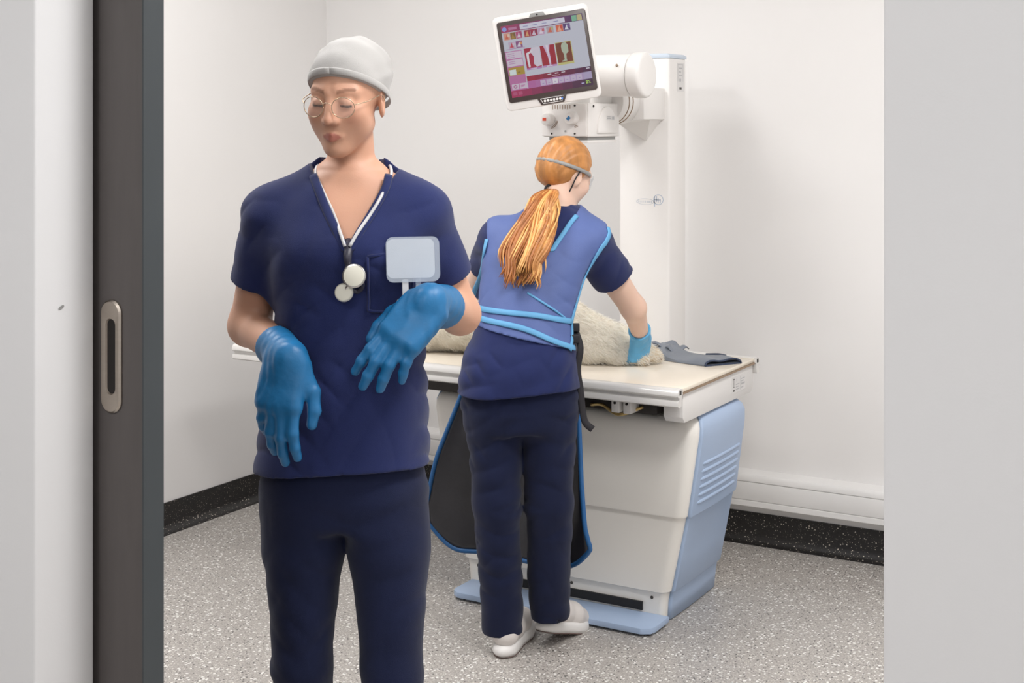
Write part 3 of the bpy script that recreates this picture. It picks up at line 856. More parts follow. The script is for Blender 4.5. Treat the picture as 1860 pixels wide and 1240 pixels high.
for (u, w, a, b, c) in ((0.02, 0.075, (226, 160, 140), (214, 110, 90), (240, 210, 190)), (0.10, 0.065, (150, 110, 60), (176, 140, 70), (126, 96, 60)), (0.168, 0.075, (190, 90, 130), (226, 210, 226), (170, 80, 120)), (0.27, 0.075, (170, 60, 70), (226, 170, 120), (180, 60, 80)), (0.348, 0.085, (170, 50, 80), (220, 200, 220), (150, 60, 90)), (0.436, 0.085, (204, 170, 200), (236, 220, 236), (204, 110, 120)), (0.545, 0.085, (190, 170, 180), (216, 110, 90), (190, 190, 130)), (0.66, 0.085, (226, 110, 80), (244, 180, 150), (210, 80, 70)), (0.748, 0.085, (90, 60, 120), (226, 226, 240), (120, 90, 150))):
    thumb(u, 0.80, w, 0.095, a, b, c)
thumb(0.06, 0.675, 0.08, 0.09, (200, 180, 200), (206, 70, 90), (220, 200, 216)); thumb(0.15, 0.675, 0.08, 0.09, (150, 90, 140), (226, 220, 236), (226, 160, 110))
S.rect(0.02, 0.665, 0.255, 0.673, (190, 150, 190), 2)
S.rect(0, 0, 0.205, 0.64, (196, 120, 172), 1)
S.rect(0.01, 0.535, 0.20, 0.63, (222, 206, 224), 2); S.rect(0.01, 0.43, 0.20, 0.52, (222, 206, 224), 2)
for v in (0.60, 0.575, 0.55, 0.49, 0.465): S.rect(0.03, v, 0.11, v + 0.008, (184, 140, 180), 3)
S.rect(0.01, 0.305, 0.205, 0.415, (184, 152, 60), 2); S.rect(0.02, 0.31, 0.10, 0.385, (226, 238, 238), 3); S.rect(0.12, 0.335, 0.15, 0.345, (120, 96, 50), 3)
S.rect(0.02, 0.11, 0.105, 0.185, (220, 200, 220), 2); S.rect(0.115, 0.11, 0.205, 0.185, (220, 200, 220), 2)
S.poly([(0.062 + 0.022 * math.cos(a), 0.147 + 0.025 * math.sin(a)) for a in np.linspace(0, 2 * math.pi, 12, endpoint=False)], (180, 80, 140), 3); S.rect(0.05, 0.139, 0.074, 0.155, (220, 200, 220), 4)
S.rect(0.13, 0.15, 0.18, 0.158, (180, 90, 150), 3); S.rect(0.13, 0.135, 0.16, 0.143, (180, 90, 150), 3)
# three X-ray pictures
S.rect(0.235, 0.37, 0.42, 0.645, (178, 40, 70), 2)
S.poly([(0.30, 0.60), (0.33, 0.645), (0.42, 0.645), (0.42, 0.385), (0.36, 0.375), (0.33, 0.42), (0.34, 0.52)], (222, 214, 228), 3)
S.poly([(0.255, 0.58), (0.33, 0.61), (0.33, 0.585), (0.285, 0.565), (0.28, 0.47), (0.285, 0.38), (0.262, 0.38), (0.255, 0.48)], (236, 230, 238), 4)
S.rect(0.235, 0.345, 0.42, 0.37, (190, 130, 190), 2); S.rect(0.28, 0.352, 0.36, 0.362, (230, 220, 236), 3)
S.rect(0.43, 0.37, 0.605, 0.645, (170, 30, 52), 2)
S.poly([(0.47, 0.645), (0.55, 0.645), (0.535, 0.56), (0.54, 0.46), (0.535, 0.37), (0.515, 0.37), (0.51, 0.48), (0.49, 0.57)], (214, 190, 220), 3)
S.poly([(0.50, 0.645), (0.53, 0.645), (0.525, 0.54), (0.53, 0.40), (0.52, 0.40), (0.515, 0.54)], (238, 230, 242), 4)
S.rect(0.43, 0.345, 0.605, 0.37, (196, 150, 200), 2); S.rect(0.48, 0.352, 0.55, 0.362, (236, 226, 240), 3)
S.rect(0.617, 0.342, 0.815, 0.655, (206, 200, 130), 2); S.rect(0.622, 0.375, 0.805, 0.648, (128, 60, 38), 3)
S.poly([(0.70, 0.64), (0.745, 0.648), (0.77, 0.60), (0.765, 0.51), (0.735, 0.485), (0.73, 0.41), (0.735, 0.39), (0.67, 0.385), (0.672, 0.397), (0.705, 0.41), (0.703, 0.49), (0.685, 0.54), (0.685, 0.60)], (186, 196, 174), 4)
# lower bars
for i in range(8):
    t = i / 7
    S.rect(0.215 + 0.785 * i / 8, 0.195, 0.215 + 0.785 * (i + 1) / 8, 0.265, (int(170 - 90 * t), int(36 - 6 * t), int(66 + 6 * t)), 2)
    S.rect(i / 8, 0.0, (i + 1) / 8, 0.095, (int(182 - 110 * t), int(52 - 10 * t), int(100 - 26 * t)), 2)
    S.rect(0.215 + 0.785 * i / 8, 0.095, 0.215 + 0.785 * (i + 1) / 8, 0.195, (int(190 - 6 * t), int(110 + 60 * t), int(170 + 36 * t)), 1)
for u in (0.47, 0.56, 0.64): S.rect(u, 0.238, u + 0.045, 0.25, (232, 222, 230), 3)
S.rect(0.52, 0.213, 0.62, 0.221, (216, 180, 200), 3); S.rect(0.94, 0.235, 0.985, 0.25, (226, 220, 236), 3)
for i in range(7):
    u = 0.37 + i * 0.074
    S.rect(u, 0.105, u + 0.064, 0.178, (236, 230, 240) if i == 2 else (208, 190, 218), 3)
    S.rect(u + 0.02, 0.128, u + 0.044, 0.136, (170, 150, 190), 4)
S.rect(0.02, 0.03, 0.07, 0.075, (190, 90, 130), 3); S.rect(0.085, 0.03, 0.135, 0.075, (190, 90, 130), 3)
S.rect(0.86, 0.04, 0.895, 0.055, (200, 196, 240), 3)
def seg_char(u, v, w, h, segs, col):
    t = 0.010
    R_ = {'t': (u, v + h - t, u + w, v + h), 'm': (u, v + h / 2 - t / 2, u + w, v + h / 2 + t / 2), 'b': (u, v, u + w, v + t), 'tl': (u, v + h / 2, u + t * .8, v + h), 'tr': (u + w - t * .8, v + h / 2, u + w, v + h), 'bl': (u, v, u + t * .8, v + h / 2), 'br': (u + w - t * .8, v, u + w, v + h / 2)}
    for s in segs: S.rect(*R_[s], col, 4)
gcol = (190, 226, 110)
seg_char(0.915, 0.035, 0.024, 0.04, ('t', 'b', 'tl', 'tr', 'bl', 'br'), gcol)
S.poly([(0.946, 0.035), (0.951, 0.035), (0.972, 0.075), (0.967, 0.075)], gcol, 4); S.rect(0.945, 0.062, 0.955, 0.075, gcol, 4); S.rect(0.963, 0.035, 0.973, 0.048, gcol, 4)
S.build('screen', mo)

# ------------------------------------------------------------------ people: shared pieces
def orth(Y, Z):
    Y = np.array(Y, float); Y /= np.linalg.norm(Y)
    Z = np.array(Z, float); Z -= Y * Z.dot(Y); Z /= np.linalg.norm(Z)
    X = np.cross(Y, Z)
    return np.stack([X, Y, Z], 1).astype(np.float32)

def hand_sdf(o, Rm, s, curls, sc=1.0, thumb=0.0):
    """palm, four fingers of three bones, thumb from the side of the palm; s=+1 left hand, -1 right"""
    o = np.array(o, np.float32)
    segs = []
    base = [(0.029, 0.086), (0.0095, 0.092), (-0.0100, 0.088), (-0.0285, 0.078)]
    lens = [(0.043, 0.026, 0.021), (0.048, 0.029, 0.022), (0.044, 0.027, 0.021), (0.034, 0.020, 0.018)]
    rad = [(0.0100, 0.0090, 0.0080), (0.0103, 0.0092, 0.0082), (0.0098, 0.0088, 0.0078), (0.0086, 0.0078, 0.0068)]
    spread = [0.10, 0.02, -0.06, -0.16]
    for f in range(4):
        p = np.array([base[f][0] * s, base[f][1], 0.0]); a = 0.0
        for j in range(3):
            a += curls[f] * (0.75, 1.0, 0.7)[j]
            d = np.array([math.sin(spread[f]) * s * math.cos(a), math.cos(a), -math.sin(a)]); d /= np.linalg.norm(d)
            q = p + d * lens[f][j]
            segs.append((p, q, rad[f][j], rad[f][min(j + 1, 2)] if j < 2 else rad[f][2] * 0.85))
            p = q
    t0 = np.array([0.026 * s, 0.024, -0.008]); t1 = np.array([0.050 * s, 0.052, -0.018 - 0.010 * thumb]); t2 = np.array([(0.057 - 0.012 * thumb) * s, 0.084, -0.026 - 0.018 * thumb]); t3 = np.array([(0.055 - 0.025 * thumb) * s, 0.108, -0.030 - 0.024 * thumb])
    segs += [(t0, t1, 0.0165, 0.0125), (t1, t2, 0.0120, 0.0105), (t2, t3, 0.0102, 0.0082)]
    def f(P):
        q = ((P - o) @ Rm) / sc
        b = np.abs(q - np.array([0, 0.048, 0.0], np.float32)) - np.array([0.0315, 0.036, 0.0035], np.float32)
        d = np.sqrt((np.maximum(b, 0) ** 2).sum(1)) + np.minimum(b.max(1), 0) - 0.0115
        d = smin(d, ell(q, (0, 0.05, 0.004), (0.038, 0.048, 0.015)), 0.012)
        d = smin(d, cone(q, (0, 0.0, 0), (0, 0.02, 0), 0.025, 0.026), 0.02)
        for i, (a, b2, ra, rb) in enumerate(segs):
            c = cone(q, a, b2, ra, rb)
            d = smin(d, c, 0.010 if i % 3 == 0 and i < 12 else (0.014 if i == 12 else 0.004))
        return d * sc
    return f

def glove(name, hand, wrist, elbow, Lc, r0, r1, m, parent, lo, hi, h=0.0024):
    w = np.array(wrist, float); e = np.array(elbow, float); d = (e - w) / np.linalg.norm(e - w)
    end = w + d * Lc
    def f(P):
        a = hand(P) - 0.0016
        c = cone(P, w - d * 0.01, w + d * (Lc + 0.05), r0, r1 + (r1 - r0) * 0.05 / Lc)
        wr = 0.0005 * np.sin(((P - w.astype(np.float32)) @ d.astype(np.float32)) * 240 + 3 * np.sin(P[:, 0] * 70) + 2 * np.sin(P[:, 2] * 55))
        g = smin(a, c, 0.014) + wr
        t = (P - end.astype(np.float32)) @ d.astype(np.float32)
        g = np.maximum(g, t)
        inner = cone(P, w + d * (Lc * 0.35), w + d * (Lc + 0.06), r0 - 0.004, r1 - 0.003)
        return np.maximum(g, -inner)
    o = sdf_obj(name, f, lo, hi, h, m, parent, it=2)
    return o

def head_sdf(c, Rm, sc=1.0):
    c = np.array(c, np.float32)
    def f(P):
        q = ((P - c) @ Rm) / sc
        sx = q.copy(); sx[:, 0] = np.abs(sx[:, 0])
        d = ell(q, (0, 0.015, 0.035), (0.074, 0.094, 0.083))
        d = smin(d, ell(q, (0, -0.030, -0.033), (0.052, 0.060, 0.068)), 0.035)
        d = smin(d, cone(q, (0, -0.045, -0.068), (0, -0.068, -0.094), 0.030, 0.016), 0.028)
        d = smin(d, ball(sx, (0.040, -0.056, -0.018), 0.023), 0.022)                       # cheekbones
        d = smin(d, cone(sx, (0.043, 0.000, -0.050), (0.013, -0.055, -0.092), 0.017, 0.013), 0.025)   # jaw
        d = smin(d, ball(sx, (0.036, -0.036, -0.044), 0.023), 0.028)                       # cheeks
        d = smin(d, cone(sx, (0.012, -0.075, 0.029), (0.043, -0.062, 0.028), 0.011, 0.009), 0.020)  # brow
        d = smax(d, -ball(sx, (0.031, -0.097, 0.006), 0.0160), 0.014)                       # eye sockets
        d = smin(d, ell(sx, (0.031, -0.0755, 0.006), (0.0145, 0.0125, 0.0115)), 0.005)      # lids
        d = smax(d, -cone(sx, (0.021, -0.0905, 0.0005), (0.042, -0.0850, 0.0005), 0.0016, 0.0012), 0.002)   # lid line
        d = smin(d, cone(q, (0, -0.083, 0.020), (0, -0.104, -0.027), 0.0075, 0.0105), 0.010)  # nose
        d = smin(d, ball(sx, (0.011, -0.093, -0.031), 0.0085), 0.007)
        d = smax(d, -ball(sx, (0.0065, -0.103, -0.0385), 0.0030), 0.003)
        d = smin(d, cone(sx, (0.0, -0.0915, -0.0592), (0.021, -0.080, -0.0625), 0.0050, 0.0026), 0.006)
        d = smin(d, cone(sx, (0.0, -0.0905, -0.0695), (0.018, -0.079, -0.0665), 0.0058, 0.0030), 0.006)
        d = smax(d, -cone(sx, (0.0, -0.0975, -0.0643), (0.022, -0.0845, -0.0643), 0.0016, 0.0010), 0.003)
        e = ell(sx, (0.0745, 0.014, -0.004), (0.0075, 0.021, 0.033), rot_frame(R(18), R(-12), 0))
        e = smax(e, -ell(sx, (0.0815, 0.010, 0.0), (0.006, 0.011, 0.019)), 0.004)
        d = smin(d, e, 0.006)
        return d * sc
    return f

def head_tint(V, c, Rm, base, lip, brow, sc=1.0):
    q = ((V.astype(np.float32) - np.array(c, np.float32)) @ Rm) / sc
    col = np.tile(np.array(base[:3], np.float32), (len(V), 1))
    sx = np.abs(q[:, 0])
    def mixin(w, cc):
        nonlocal col
        w = np.clip(w, 0, 1)[:, None]
        col = col * (1 - w) + np.array(cc[:3], np.float32) * w
    front = q[:, 1] < -0.04
    # cheeks, nose tip: a little more red
    mixin(np.exp(-(((sx - 0.044) / 0.016) ** 2 + ((q[:, 2] + 0.025) / 0.018) ** 2)) * 0.35 * front, (base[0], base[1] * 0.72, base[2] * 0.70))
    mixin(np.exp(-((sx / 0.012) ** 2 + ((q[:, 2] + 0.028) / 0.012) ** 2)) * 0.3 * front, (base[0], base[1] * 0.75, base[2] * 0.72))
    zc = -0.0645 + 0.0 * sx
    hh = np.interp(sx, [0, 0.008, 0.016, 0.020], [0.0085, 0.0078, 0.0032, 0.0005])
    mixin((1 - np.clip((np.abs(q[:, 2] - zc) - hh) / 0.002, 0, 1)) * (sx < 0.020) * front * 0.8, lip)
    zb = 0.030 + 0.006 * np.sin(np.clip((sx - 0.012) / 0.038, 0, 1) * 2.2) - 0.002
    mixin((1 - np.clip((np.abs(q[:, 2] - zb) - 0.0030) / 0.002, 0, 1)) * (sx > 0.013) * (sx < 0.050) * front * 0.75, brow)
    zl = 0.0002
    mixin((1 - np.clip((np.abs(q[:, 2] - zl) - 0.0016) / 0.0014, 0, 1)) * (sx > 0.019) * (sx < 0.044) * front * 0.9, (0.03, 0.02, 0.018))
    return col

def folds(P, amp, fx=0.0):
    """soft cloth creases"""
    x, y, z = P[:, 0], P[:, 1], P[:, 2]
    def ridge(u): return 1 - 2 * np.sqrt(np.abs(np.sin(u * 0.5)) + 0.02)
    a = ridge(z * 95 + 40 * x + 3.0 * np.sin(x * 19 + fx) + 2.0 * np.sin(y * 21 + z * 7))
    a2 = ridge(z * 80 - 62 * x + 2.6 * np.sin(x * 13 + z * 9 + fx * 3) + 2.0 * np.sin(y * 17))
    b = np.sin(z * 21 - 17 * x + 1.7 * np.sin(z * 11 + y * 9 + fx * 2))
    b2 = np.sin(z * 15 + 23 * x + 1.9 * np.sin(z * 8 - y * 12 + fx))
    c = ridge(x * 70 + 9 * z + 2.5 * np.sin(z * 12 + fx))
    return amp * (0.55 * a * np.clip(b, 0, 1) + 0.55 * a2 * np.clip(b2, 0, 1) + 0.25 * b + 0.28 * c * np.clip(-b, 0, 1))

def shoe(parent, heel, dirv, m=M['shoe'], raise_heel=0.0, side=1):
    h = np.array(heel, float); d = np.array((dirv[0], dirv[1]), float); d /= np.linalg.norm(d)
    piv = Vector((h[0], h[1], 0.0))
    yaw = math.atan2(-d[0], d[1])
    W = np.array(Matrix.Rotation(yaw, 3, 'Z') @ Matrix.Rotation(-raise_heel, 3, 'X'), np.float32)
    toe = np.array([0, 0.17, 0.0], np.float32)
    org = np.array([h[0], h[1], 0.0], np.float32)
    def tr(p):   # shoe frame (heel at y=0, toe at y=.265) to the person's frame; tilts about the ball of the foot
        p = np.array(p, np.float32)
        q = (p - toe) @ W.T
        return q + toe @ np.array(Matrix.Rotation(yaw, 3, 'Z'), np.float32).T + org
    def f(P):
        q = (P - org - toe @ np.array(Matrix.Rotation(yaw, 3, 'Z'), np.float32).T) @ W + toe
        s = q.copy()
        a = chain(s, [(0, 0.036, 0.060), (0, 0.10, 0.060), (0.004 * side, 0.17, 0.050), (0.006 * side, 0.225, 0.044)], [0.035, 0.037, 0.038, 0.032], 0.02)
        a = smin(a, cone(s, (0, 0.042, 0.06), (0, 0.055, 0.105), 0.034, 0.036), 0.02)
        a = np.maximum(a, 0.024 - s[:, 2])
        a = np.maximum(a, s[:, 2] - 0.108)
        a = np.maximum(a, -cone(s, (0, 0.055, 0.085), (0, 0.060, 0.14), 0.030, 0.032))
        return a
    c = tr((0, 0.13, 0.05))
    up = sdf_obj('shoe', f, c - np.array([0.19, 0.19, 0.10]), c + np.array([0.19, 0.19, 0.13]), 0.004, m, parent, it=2)
    out = []
    for a in np.linspace(0, 2 * np.pi, 36, endpoint=False):
        y = 0.1325 - 0.1385 * np.cos(a)
        w = np.interp(y, [-0.006, 0.02, 0.06, 0.11, 0.18, 0.23, 0.271], [0.012, 0.034, 0.037, 0.036, 0.046, 0.040, 0.010])
        out.append((np.sign(np.sin(a)) * w * min(1, abs(np.sin(a)) * 3.0) + 0.003 * side * (y / 0.26), y))
    for nm, z0, z1, mm, gr in (('sole', 0.004, 0.034, M['shoe_sole'], 1.0), ('tread', 0.0, 0.005, M['shoe_tread'], 0.95)):
        V, F = [], []
        n = len(out)
        prof = [(z0, 0.96), (z0 + (z1 - z0) * 0.35, 1.03), (z0 + (z1 - z0) * 0.75, 1.0), (z1, 0.93)]
        for z, g in prof:
            for (x, y) in out:
                lift = 0.018 * max(0, (y - 0.20) / 0.07) ** 2
                V.append(tr((x * g * gr, 0.1325 + (y - 0.1325) * g * gr, z + lift)))
        for i in range(len(prof) - 1):
            for j in range(n):
                F.append((i * n + j, i * n + (j + 1) % n, (i + 1) * n + (j + 1) % n, (i + 1) * n + j))
        F.append(tuple(range(n))[::-1]); F.append(tuple((len(prof) - 1) * n + j for j in range(n)))
        from_data(nm, V, F, mm, up)
    return up

# ------------------------------------------------------------------ person walking out towards the corridor
w1 = empty('person', (-1.711, 2.303, 0), R(30))
tag(w1, 'person in navy scrubs, pale cap and blue gloves walking towards the doorway', 'person')
H1 = (-0.004, -0.010, 1.592); HR1 = rot_frame(R(-16), R(9), R(2))
HS1, HS2 = 0.95, 0.90
head1 = head_sdf(H1, HR1, HS1)
body1 = dense([(0.88, 0, 0, .125, .080), (0.95, 0, 0, .132, .088), (1.06, 0, 0, .124, .086), (1.19, 0, 0, .135, .098), (1.28, 0, -.005, .146, .112), (1.36, 0, .01, .160, .092), (1.415, .002, .018, .115, .066), (1.452, .003, .022, .058, .052)])
RS1, RE1, RW1 = (-.155, .012, 1.356), (-.213, .050, 1.128), (-.100, -.150, 1.098)
LS1, LE1, LW1 = (.138, .012, 1.356), (.222, .075, 1.148), (.174, -.150, 1.204)
RH1 = orth((-.16, -.25, -.95), (-.35, -.93, .1)); LH1 = orth((-.60, -.36, -.70), (-.30, -.90, .30))
rhand1 = hand_sdf(RW1, RH1, -1, (0.30, 0.34, 0.40, 0.46), 1.10)
lhand1 = hand_sdf(LW1, LH1, 1, (0.22, 0.26, 0.32, 0.40), 1.10)
def f_body1(P):
    d = loft(P, body1, 2.2)
    d = smin(d, cone(P, (.003, .035, 1.40), (.000, .018, 1.53), .050, .046), 0.035)
    d = smin(d, head1(P), 0.018)
    d = smin(d, chain(P, [RS1, RE1, RW1], [.052, .040, .027], 0.02), 0.03)
    d = smin(d, chain(P, [LS1, LE1, LW1], [.052, .040, .027], 0.02), 0.03)
    for s in (-1, 1):
        d = smin(d, cone(P, (s * .145, .012, 1.362), (s * .05, .02, 1.428), .044, .030), 0.03)
    d = smin(d, smin(rhand1(P), lhand1(P), 0.001), 0.008)
    return d
SK1 = rgb(205, 156, 130)
sdf_obj('body', f_body1, (-.33, -.40, .86), (.33, .25, 1.74), 0.0034, M['skin'], w1, it=1, tint=lambda V: head_tint(V, H1, HR1, SK1, rgb(158, 84, 74), rgb(132, 90, 68), HS1))
top1 = dense([(0.80, -.014, .0, .180, .130), (0.87, -.013, .0, .176, .128), (0.96, -.008, 0, .166, .122), (1.08, 0, 0, .150, .110), (1.20, 0, 0, .152, .116), (1.29, 0, -.006, .163, .129), (1.365, 0, .010, .176, .106), (1.415, .002, .017, .140, .082), (1.448, .003, .021, .084, .064), (1.475, .003, .022, .068, .058)])
def sleeve(P, a, b, ra, rb, cut):
    a = np.array(a, np.float32); b = np.array(b, np.float32); d = (b - a) / np.linalg.norm(b - a)
    e = a + (b - a) * cut
    s = cone(P, a, b, ra, rb)
    return np.maximum(s, (P - e) @ d), cone(P, a + (b - a) * (cut - 0.04), a + (b - a) * (cut + 0.4), rb - 0.009, rb - 0.007)
def f_top1_out(P):
    d = loft(P, top1, 2.25)
    for S_, E_ in ((RS1, RE1), (LS1, LE1)):
        s, inn = sleeve(P, S_, E_, .064, .055, 0.62)
        d = smin(d, s, 0.035)
        d = np.maximum(d, -inn)
    for s in (-1, 1):
        d = smin(d, cone(P, (s * .145, .012, 1.366), (s * .045, .022, 1.436), .052, .038), 0.03)
    return d
def f_top1(P):
    d = f_top1_out(P) + folds(P, 0.0055, 0.4)
    d = np.maximum(d, 0.852 + 0.012 * np.sin(P[:, 0] * 9 + 1) - P[:, 2])
    d = np.maximum(d, -(loft(P, [(z, a, b, c - .012, e - .012) for z, a, b, c, e in top1], 2.25) + np.maximum(P[:, 2] - 0.90, 0) * 3))
    # V neck: opening widens upwards
    v = np.abs(P[:, 0] - .012) * 1.75 - (P[:, 2] - 1.300)
    d = smax(d, -np.maximum(v * 0.5, P[:, 1] - 0.03), 0.004)
    d = smax(d, -cone(P, (.003, .03, 1.40), (.003, .015, 1.52), .062, .066), 0.004)
    return d
tp1 = sdf_obj('scrub_top', f_top1, (-.34, -.20, .82), (.36, .20, 1.48), 0.0042, M['scrub'], w1, it=1)
# V-neck facing, sleeve and hem stitching, chest pocket
vpts = [(-.068, 1.440), (-.055, 1.416), (-.036, 1.378), (-.012, 1.336), (.012, 1.300), (.036, 1.336), (.060, 1.378), (.078, 1.416), (.082, 1.440)]
pp, nn = on_surface(f_top1_out, vpts, 1, -0.4, 0.003)
tube('neck_facing', pp, 0.0085, M['scrub'], tp1, rb=0.003, normals=nn, n=8, sub=4)
pp, nn = on_surface(f_top1_out, [(.050, 1.288), (.050, 1.200), (.056, 1.180), (.118, 1.180), (.126, 1.200), (.126, 1.288), (.050, 1.288)], 1, -0.4, 0.0065)
tube('chest_pocket_seam', pp, 0.003, M['scrub'], tp1, rb=0.0015, normals=nn, n=6, sub=3)
# scrub trousers, mid-stride
HIPR, KNR, ANR = (-.086, .0, .80), (-.092, -.03, .46), (-.082, .10, .09)
HIPL, KNL, ANL = (.066, .0, .80), (.094, -.07, .46), (.098, -.10, .08)
THR, THL = (-.090, -.012, .69), (.083, -.030, .69)
def f_tr1(P):
    d = loft(P, [(0.74, -.010, .0, .145, .100), (0.80, -.012, 0, .158, .110), (0.87, -.012, 0, .148, .104), (0.93, -.010, 0, .130, .092)], 2.3)
    a = chain(P, [HIPR, THR, KNR, ANR], [.086, .079, .057, .058], 0.02); b = chain(P, [HIPL, THL, KNL, ANL], [.086, .079, .057, .058], 0.02)
    d = smin(d, smin(a, b, 0.012), 0.04) + folds(P, 0.0040, 1.7)
    d = np.maximum(d, 0.062 - P[:, 2])
    return np.maximum(d, -np.minimum(cone(P, KNR, ANR, .02, .052), cone(P, KNL, ANL, .02, .052)) - np.maximum(P[:, 2] - .16, 0))
sdf_obj('trousers', f_tr1, (-.24, -.24, .04), (.24, .22, .97), 0.0055, M['trouser'], w1, it=2)
s = shoe(w1, (-.085, .165), (-.05, -1), raise_heel=0.35); s = shoe(w1, (.100, -.045), (.10, -1))
lo = np.minimum(np.array(RW1), np.array(RW1) + RH1[:, 1] * .24) - .12; hi = np.maximum(np.array(RW1), np.array(RW1) + RH1[:, 1] * .24) + .12
g = glove('glove', rhand1, RW1, RE1, 0.075, .033, .041, M['glove_dark'], w1, lo, hi)
lo = np.minimum(np.array(LW1), np.array(LW1) + LH1[:, 1] * .24) - .13; hi = np.maximum(np.array(LW1), np.array(LW1) + LH1[:, 1] * .24) + .13
g = glove('glove', lhand1, LW1, LE1, 0.100, .033, .044, M['glove_dark'], w1, lo, hi)
# cap
def f_cap1(P):
    q = ((P - np.array(H1, np.float32)) @ HR1) / HS1
    d = smin(ell(q, (0, 0.018, 0.040), (0.0835, 0.104, 0.0905)), ell(q, (0, 0.060, 0.060), (0.072, 0.072, 0.062)), 0.03)
    d = d + 0.0016 * np.sin(q[:, 0] * 130 + 3 * np.sin(q[:, 2] * 60)) * np.clip(q[:, 1] * 14 + 0.6, 0, 1) + 0.0012 * np.sin(q[:, 1] * 95 + q[:, 2] * 40)
    cut = (0.066 - 0.52 * (q[:, 1] + 0.085)) - q[:, 2]
    return smax(d, cut, 0.004) * HS1
c = np.array(H1)
cap = sdf_obj('surgical_cap', f_cap1, c - .16, c + .16, 0.0034, M['cap'], w1, it=2)
def hp(Hc, HR, p): return np.array(Hc) + HR @ (np.array(p, float) * (HS1 if Hc is H1 else HS2))
pp = [hp(H1, HR1, (0.0815 * math.sin(a) * 1.02, 0.018 - 0.104 * math.cos(a), 0.070 - 0.52 * (0.018 - 0.104 * math.cos(a) + 0.085) + 0.004)) for a in np.linspace(0, 2 * math.pi, 41)]
tube('cap_band', pp, 0.0022, M['cap'], cap, rb=0.007, normals=[HR1 @ np.array([0, 0, 1.0])] * 41, n=8, sub=0)
# glasses
gl = None
for s in (-1, 1):
    cx_, cy_, cz_ = s * 0.033, -0.1045, 0.000
    pts = [hp(H1, HR1, (cx_ + 0.0235 * math.cos(a), cy_ + 0.010 * (abs(cx_ + 0.0235 * math.cos(a)) / 0.056) ** 2, cz_ + 0.0215 * math.sin(a))) for a in np.linspace(0, 2 * math.pi, 29)]
    o = tube('eyeglasses' if gl is None else 'rim', pts, 0.0009, M['wire'], w1 if gl is None else gl, n=6, sub=0)
    if gl is None: gl = o
    from_data('lens', pts[:-1], [tuple(range(28))], M['lens'], gl, smooth=False)
    tube('temple_arm', [hp(H1, HR1, (s * 0.0565, -0.094, 0.006)), hp(H1, HR1, (s * 0.0735, -0.060, 0.010)), hp(H1, HR1, (s * 0.0785, 0.0, 0.014)), hp(H1, HR1, (s * 0.0795, 0.018, 0.000))], 0.0010, M['wire'], gl, n=6, sub=4)
tube('bridge', [hp(H1, HR1, (-0.010, -0.1045, 0.006)), hp(H1, HR1, (0, -0.1080, 0.010)), hp(H1, HR1, (0.010, -0.1045, 0.006))], 0.0009, M['wire'], gl, n=6, sub=5)

# stethoscope hanging round the neck
so = empty('stethoscope', (-1.711, 2.303, 0), R(30))
tag(so, 'pale grey stethoscope with round ivory chest piece hanging on navy scrub top', 'stethoscope')
def skin_or_top1(P): return np.minimum(f_top1(P), f_body1(P))
def side(xz, lift=0.006): return on_surface(skin_or_top1, xz, 1, -0.42, lift)
pl, _ = side([(-.058, 1.425), (-.040, 1.395), (-.022, 1.362), (-.006, 1.330), (.006, 1.306)])
pl = [np.array((-.030, .082, 1.462)), np.array((-.064, .045, 1.462)), np.array((-.068, -.005, 1.448))] + pl
pr, _ = side([(.082, 1.425), (.070, 1.395), (.052, 1.362), (.032, 1.330), (.018, 1.306)])
pr = [np.array((-.030, .082, 1.462)), np.array((.040, .082, 1.464)), np.array((.074, .045, 1.462)), np.array((.086, -.005, 1.446))] + pr
tube('headset_tube', pl, 0.0034, M['steth_tube'], so, n=8, sub=5); tube('headset_tube', pr, 0.0034, M['steth_tube'], so, n=8, sub=5)
pc, nc_ = side([(.012, 1.312), (.013, 1.290), (.014, 1.272)], 0.008)
tube('y_connector', pc, 0.0085, M['steth_dark'], so, n=10, taper=[1.2, 1, .7], sub=4)
pd, nd = side([(.020, 1.262)], 0.012)
pt, _ = side([(.014, 1.274), (.008, 1.250), (.014, 1.228), (.030, 1.222), (.040, 1.236), (.034, 1.256)], 0.010)
tube('tubing', pt, 0.0050, M['steth_dark'], so, n=8, sub=5)
ch = np.array(side([(.026, 1.258)], 0.020)[0][0]); cn = np.array((-.08, -.99, .10)); cn /= np.linalg.norm(cn)
cp = cyl('chest_piece', ch - cn * 0.004, ch + cn * 0.004, 0.0235, M['chrome'], so, n=36, bev=0.002)
cyl('diaphragm', ch + cn * 0.0038, ch + cn * 0.0056, 0.0200, M['chest_face'], cp, n=36, bev=0.0008)
b2 = np.array(side([(.004, 1.222)], 0.014)[0][0])
cyl('bell', b2 - cn * 0.004, b2 + cn * 0.006, 0.0190, M['chest_face'], cp, n=32, r1=0.016, bev=0.002)
tube('stem', [ch, (ch + b2) / 2 - cn * 0.004, b2], 0.005, M['chrome'], cp, n=8, sub=4)

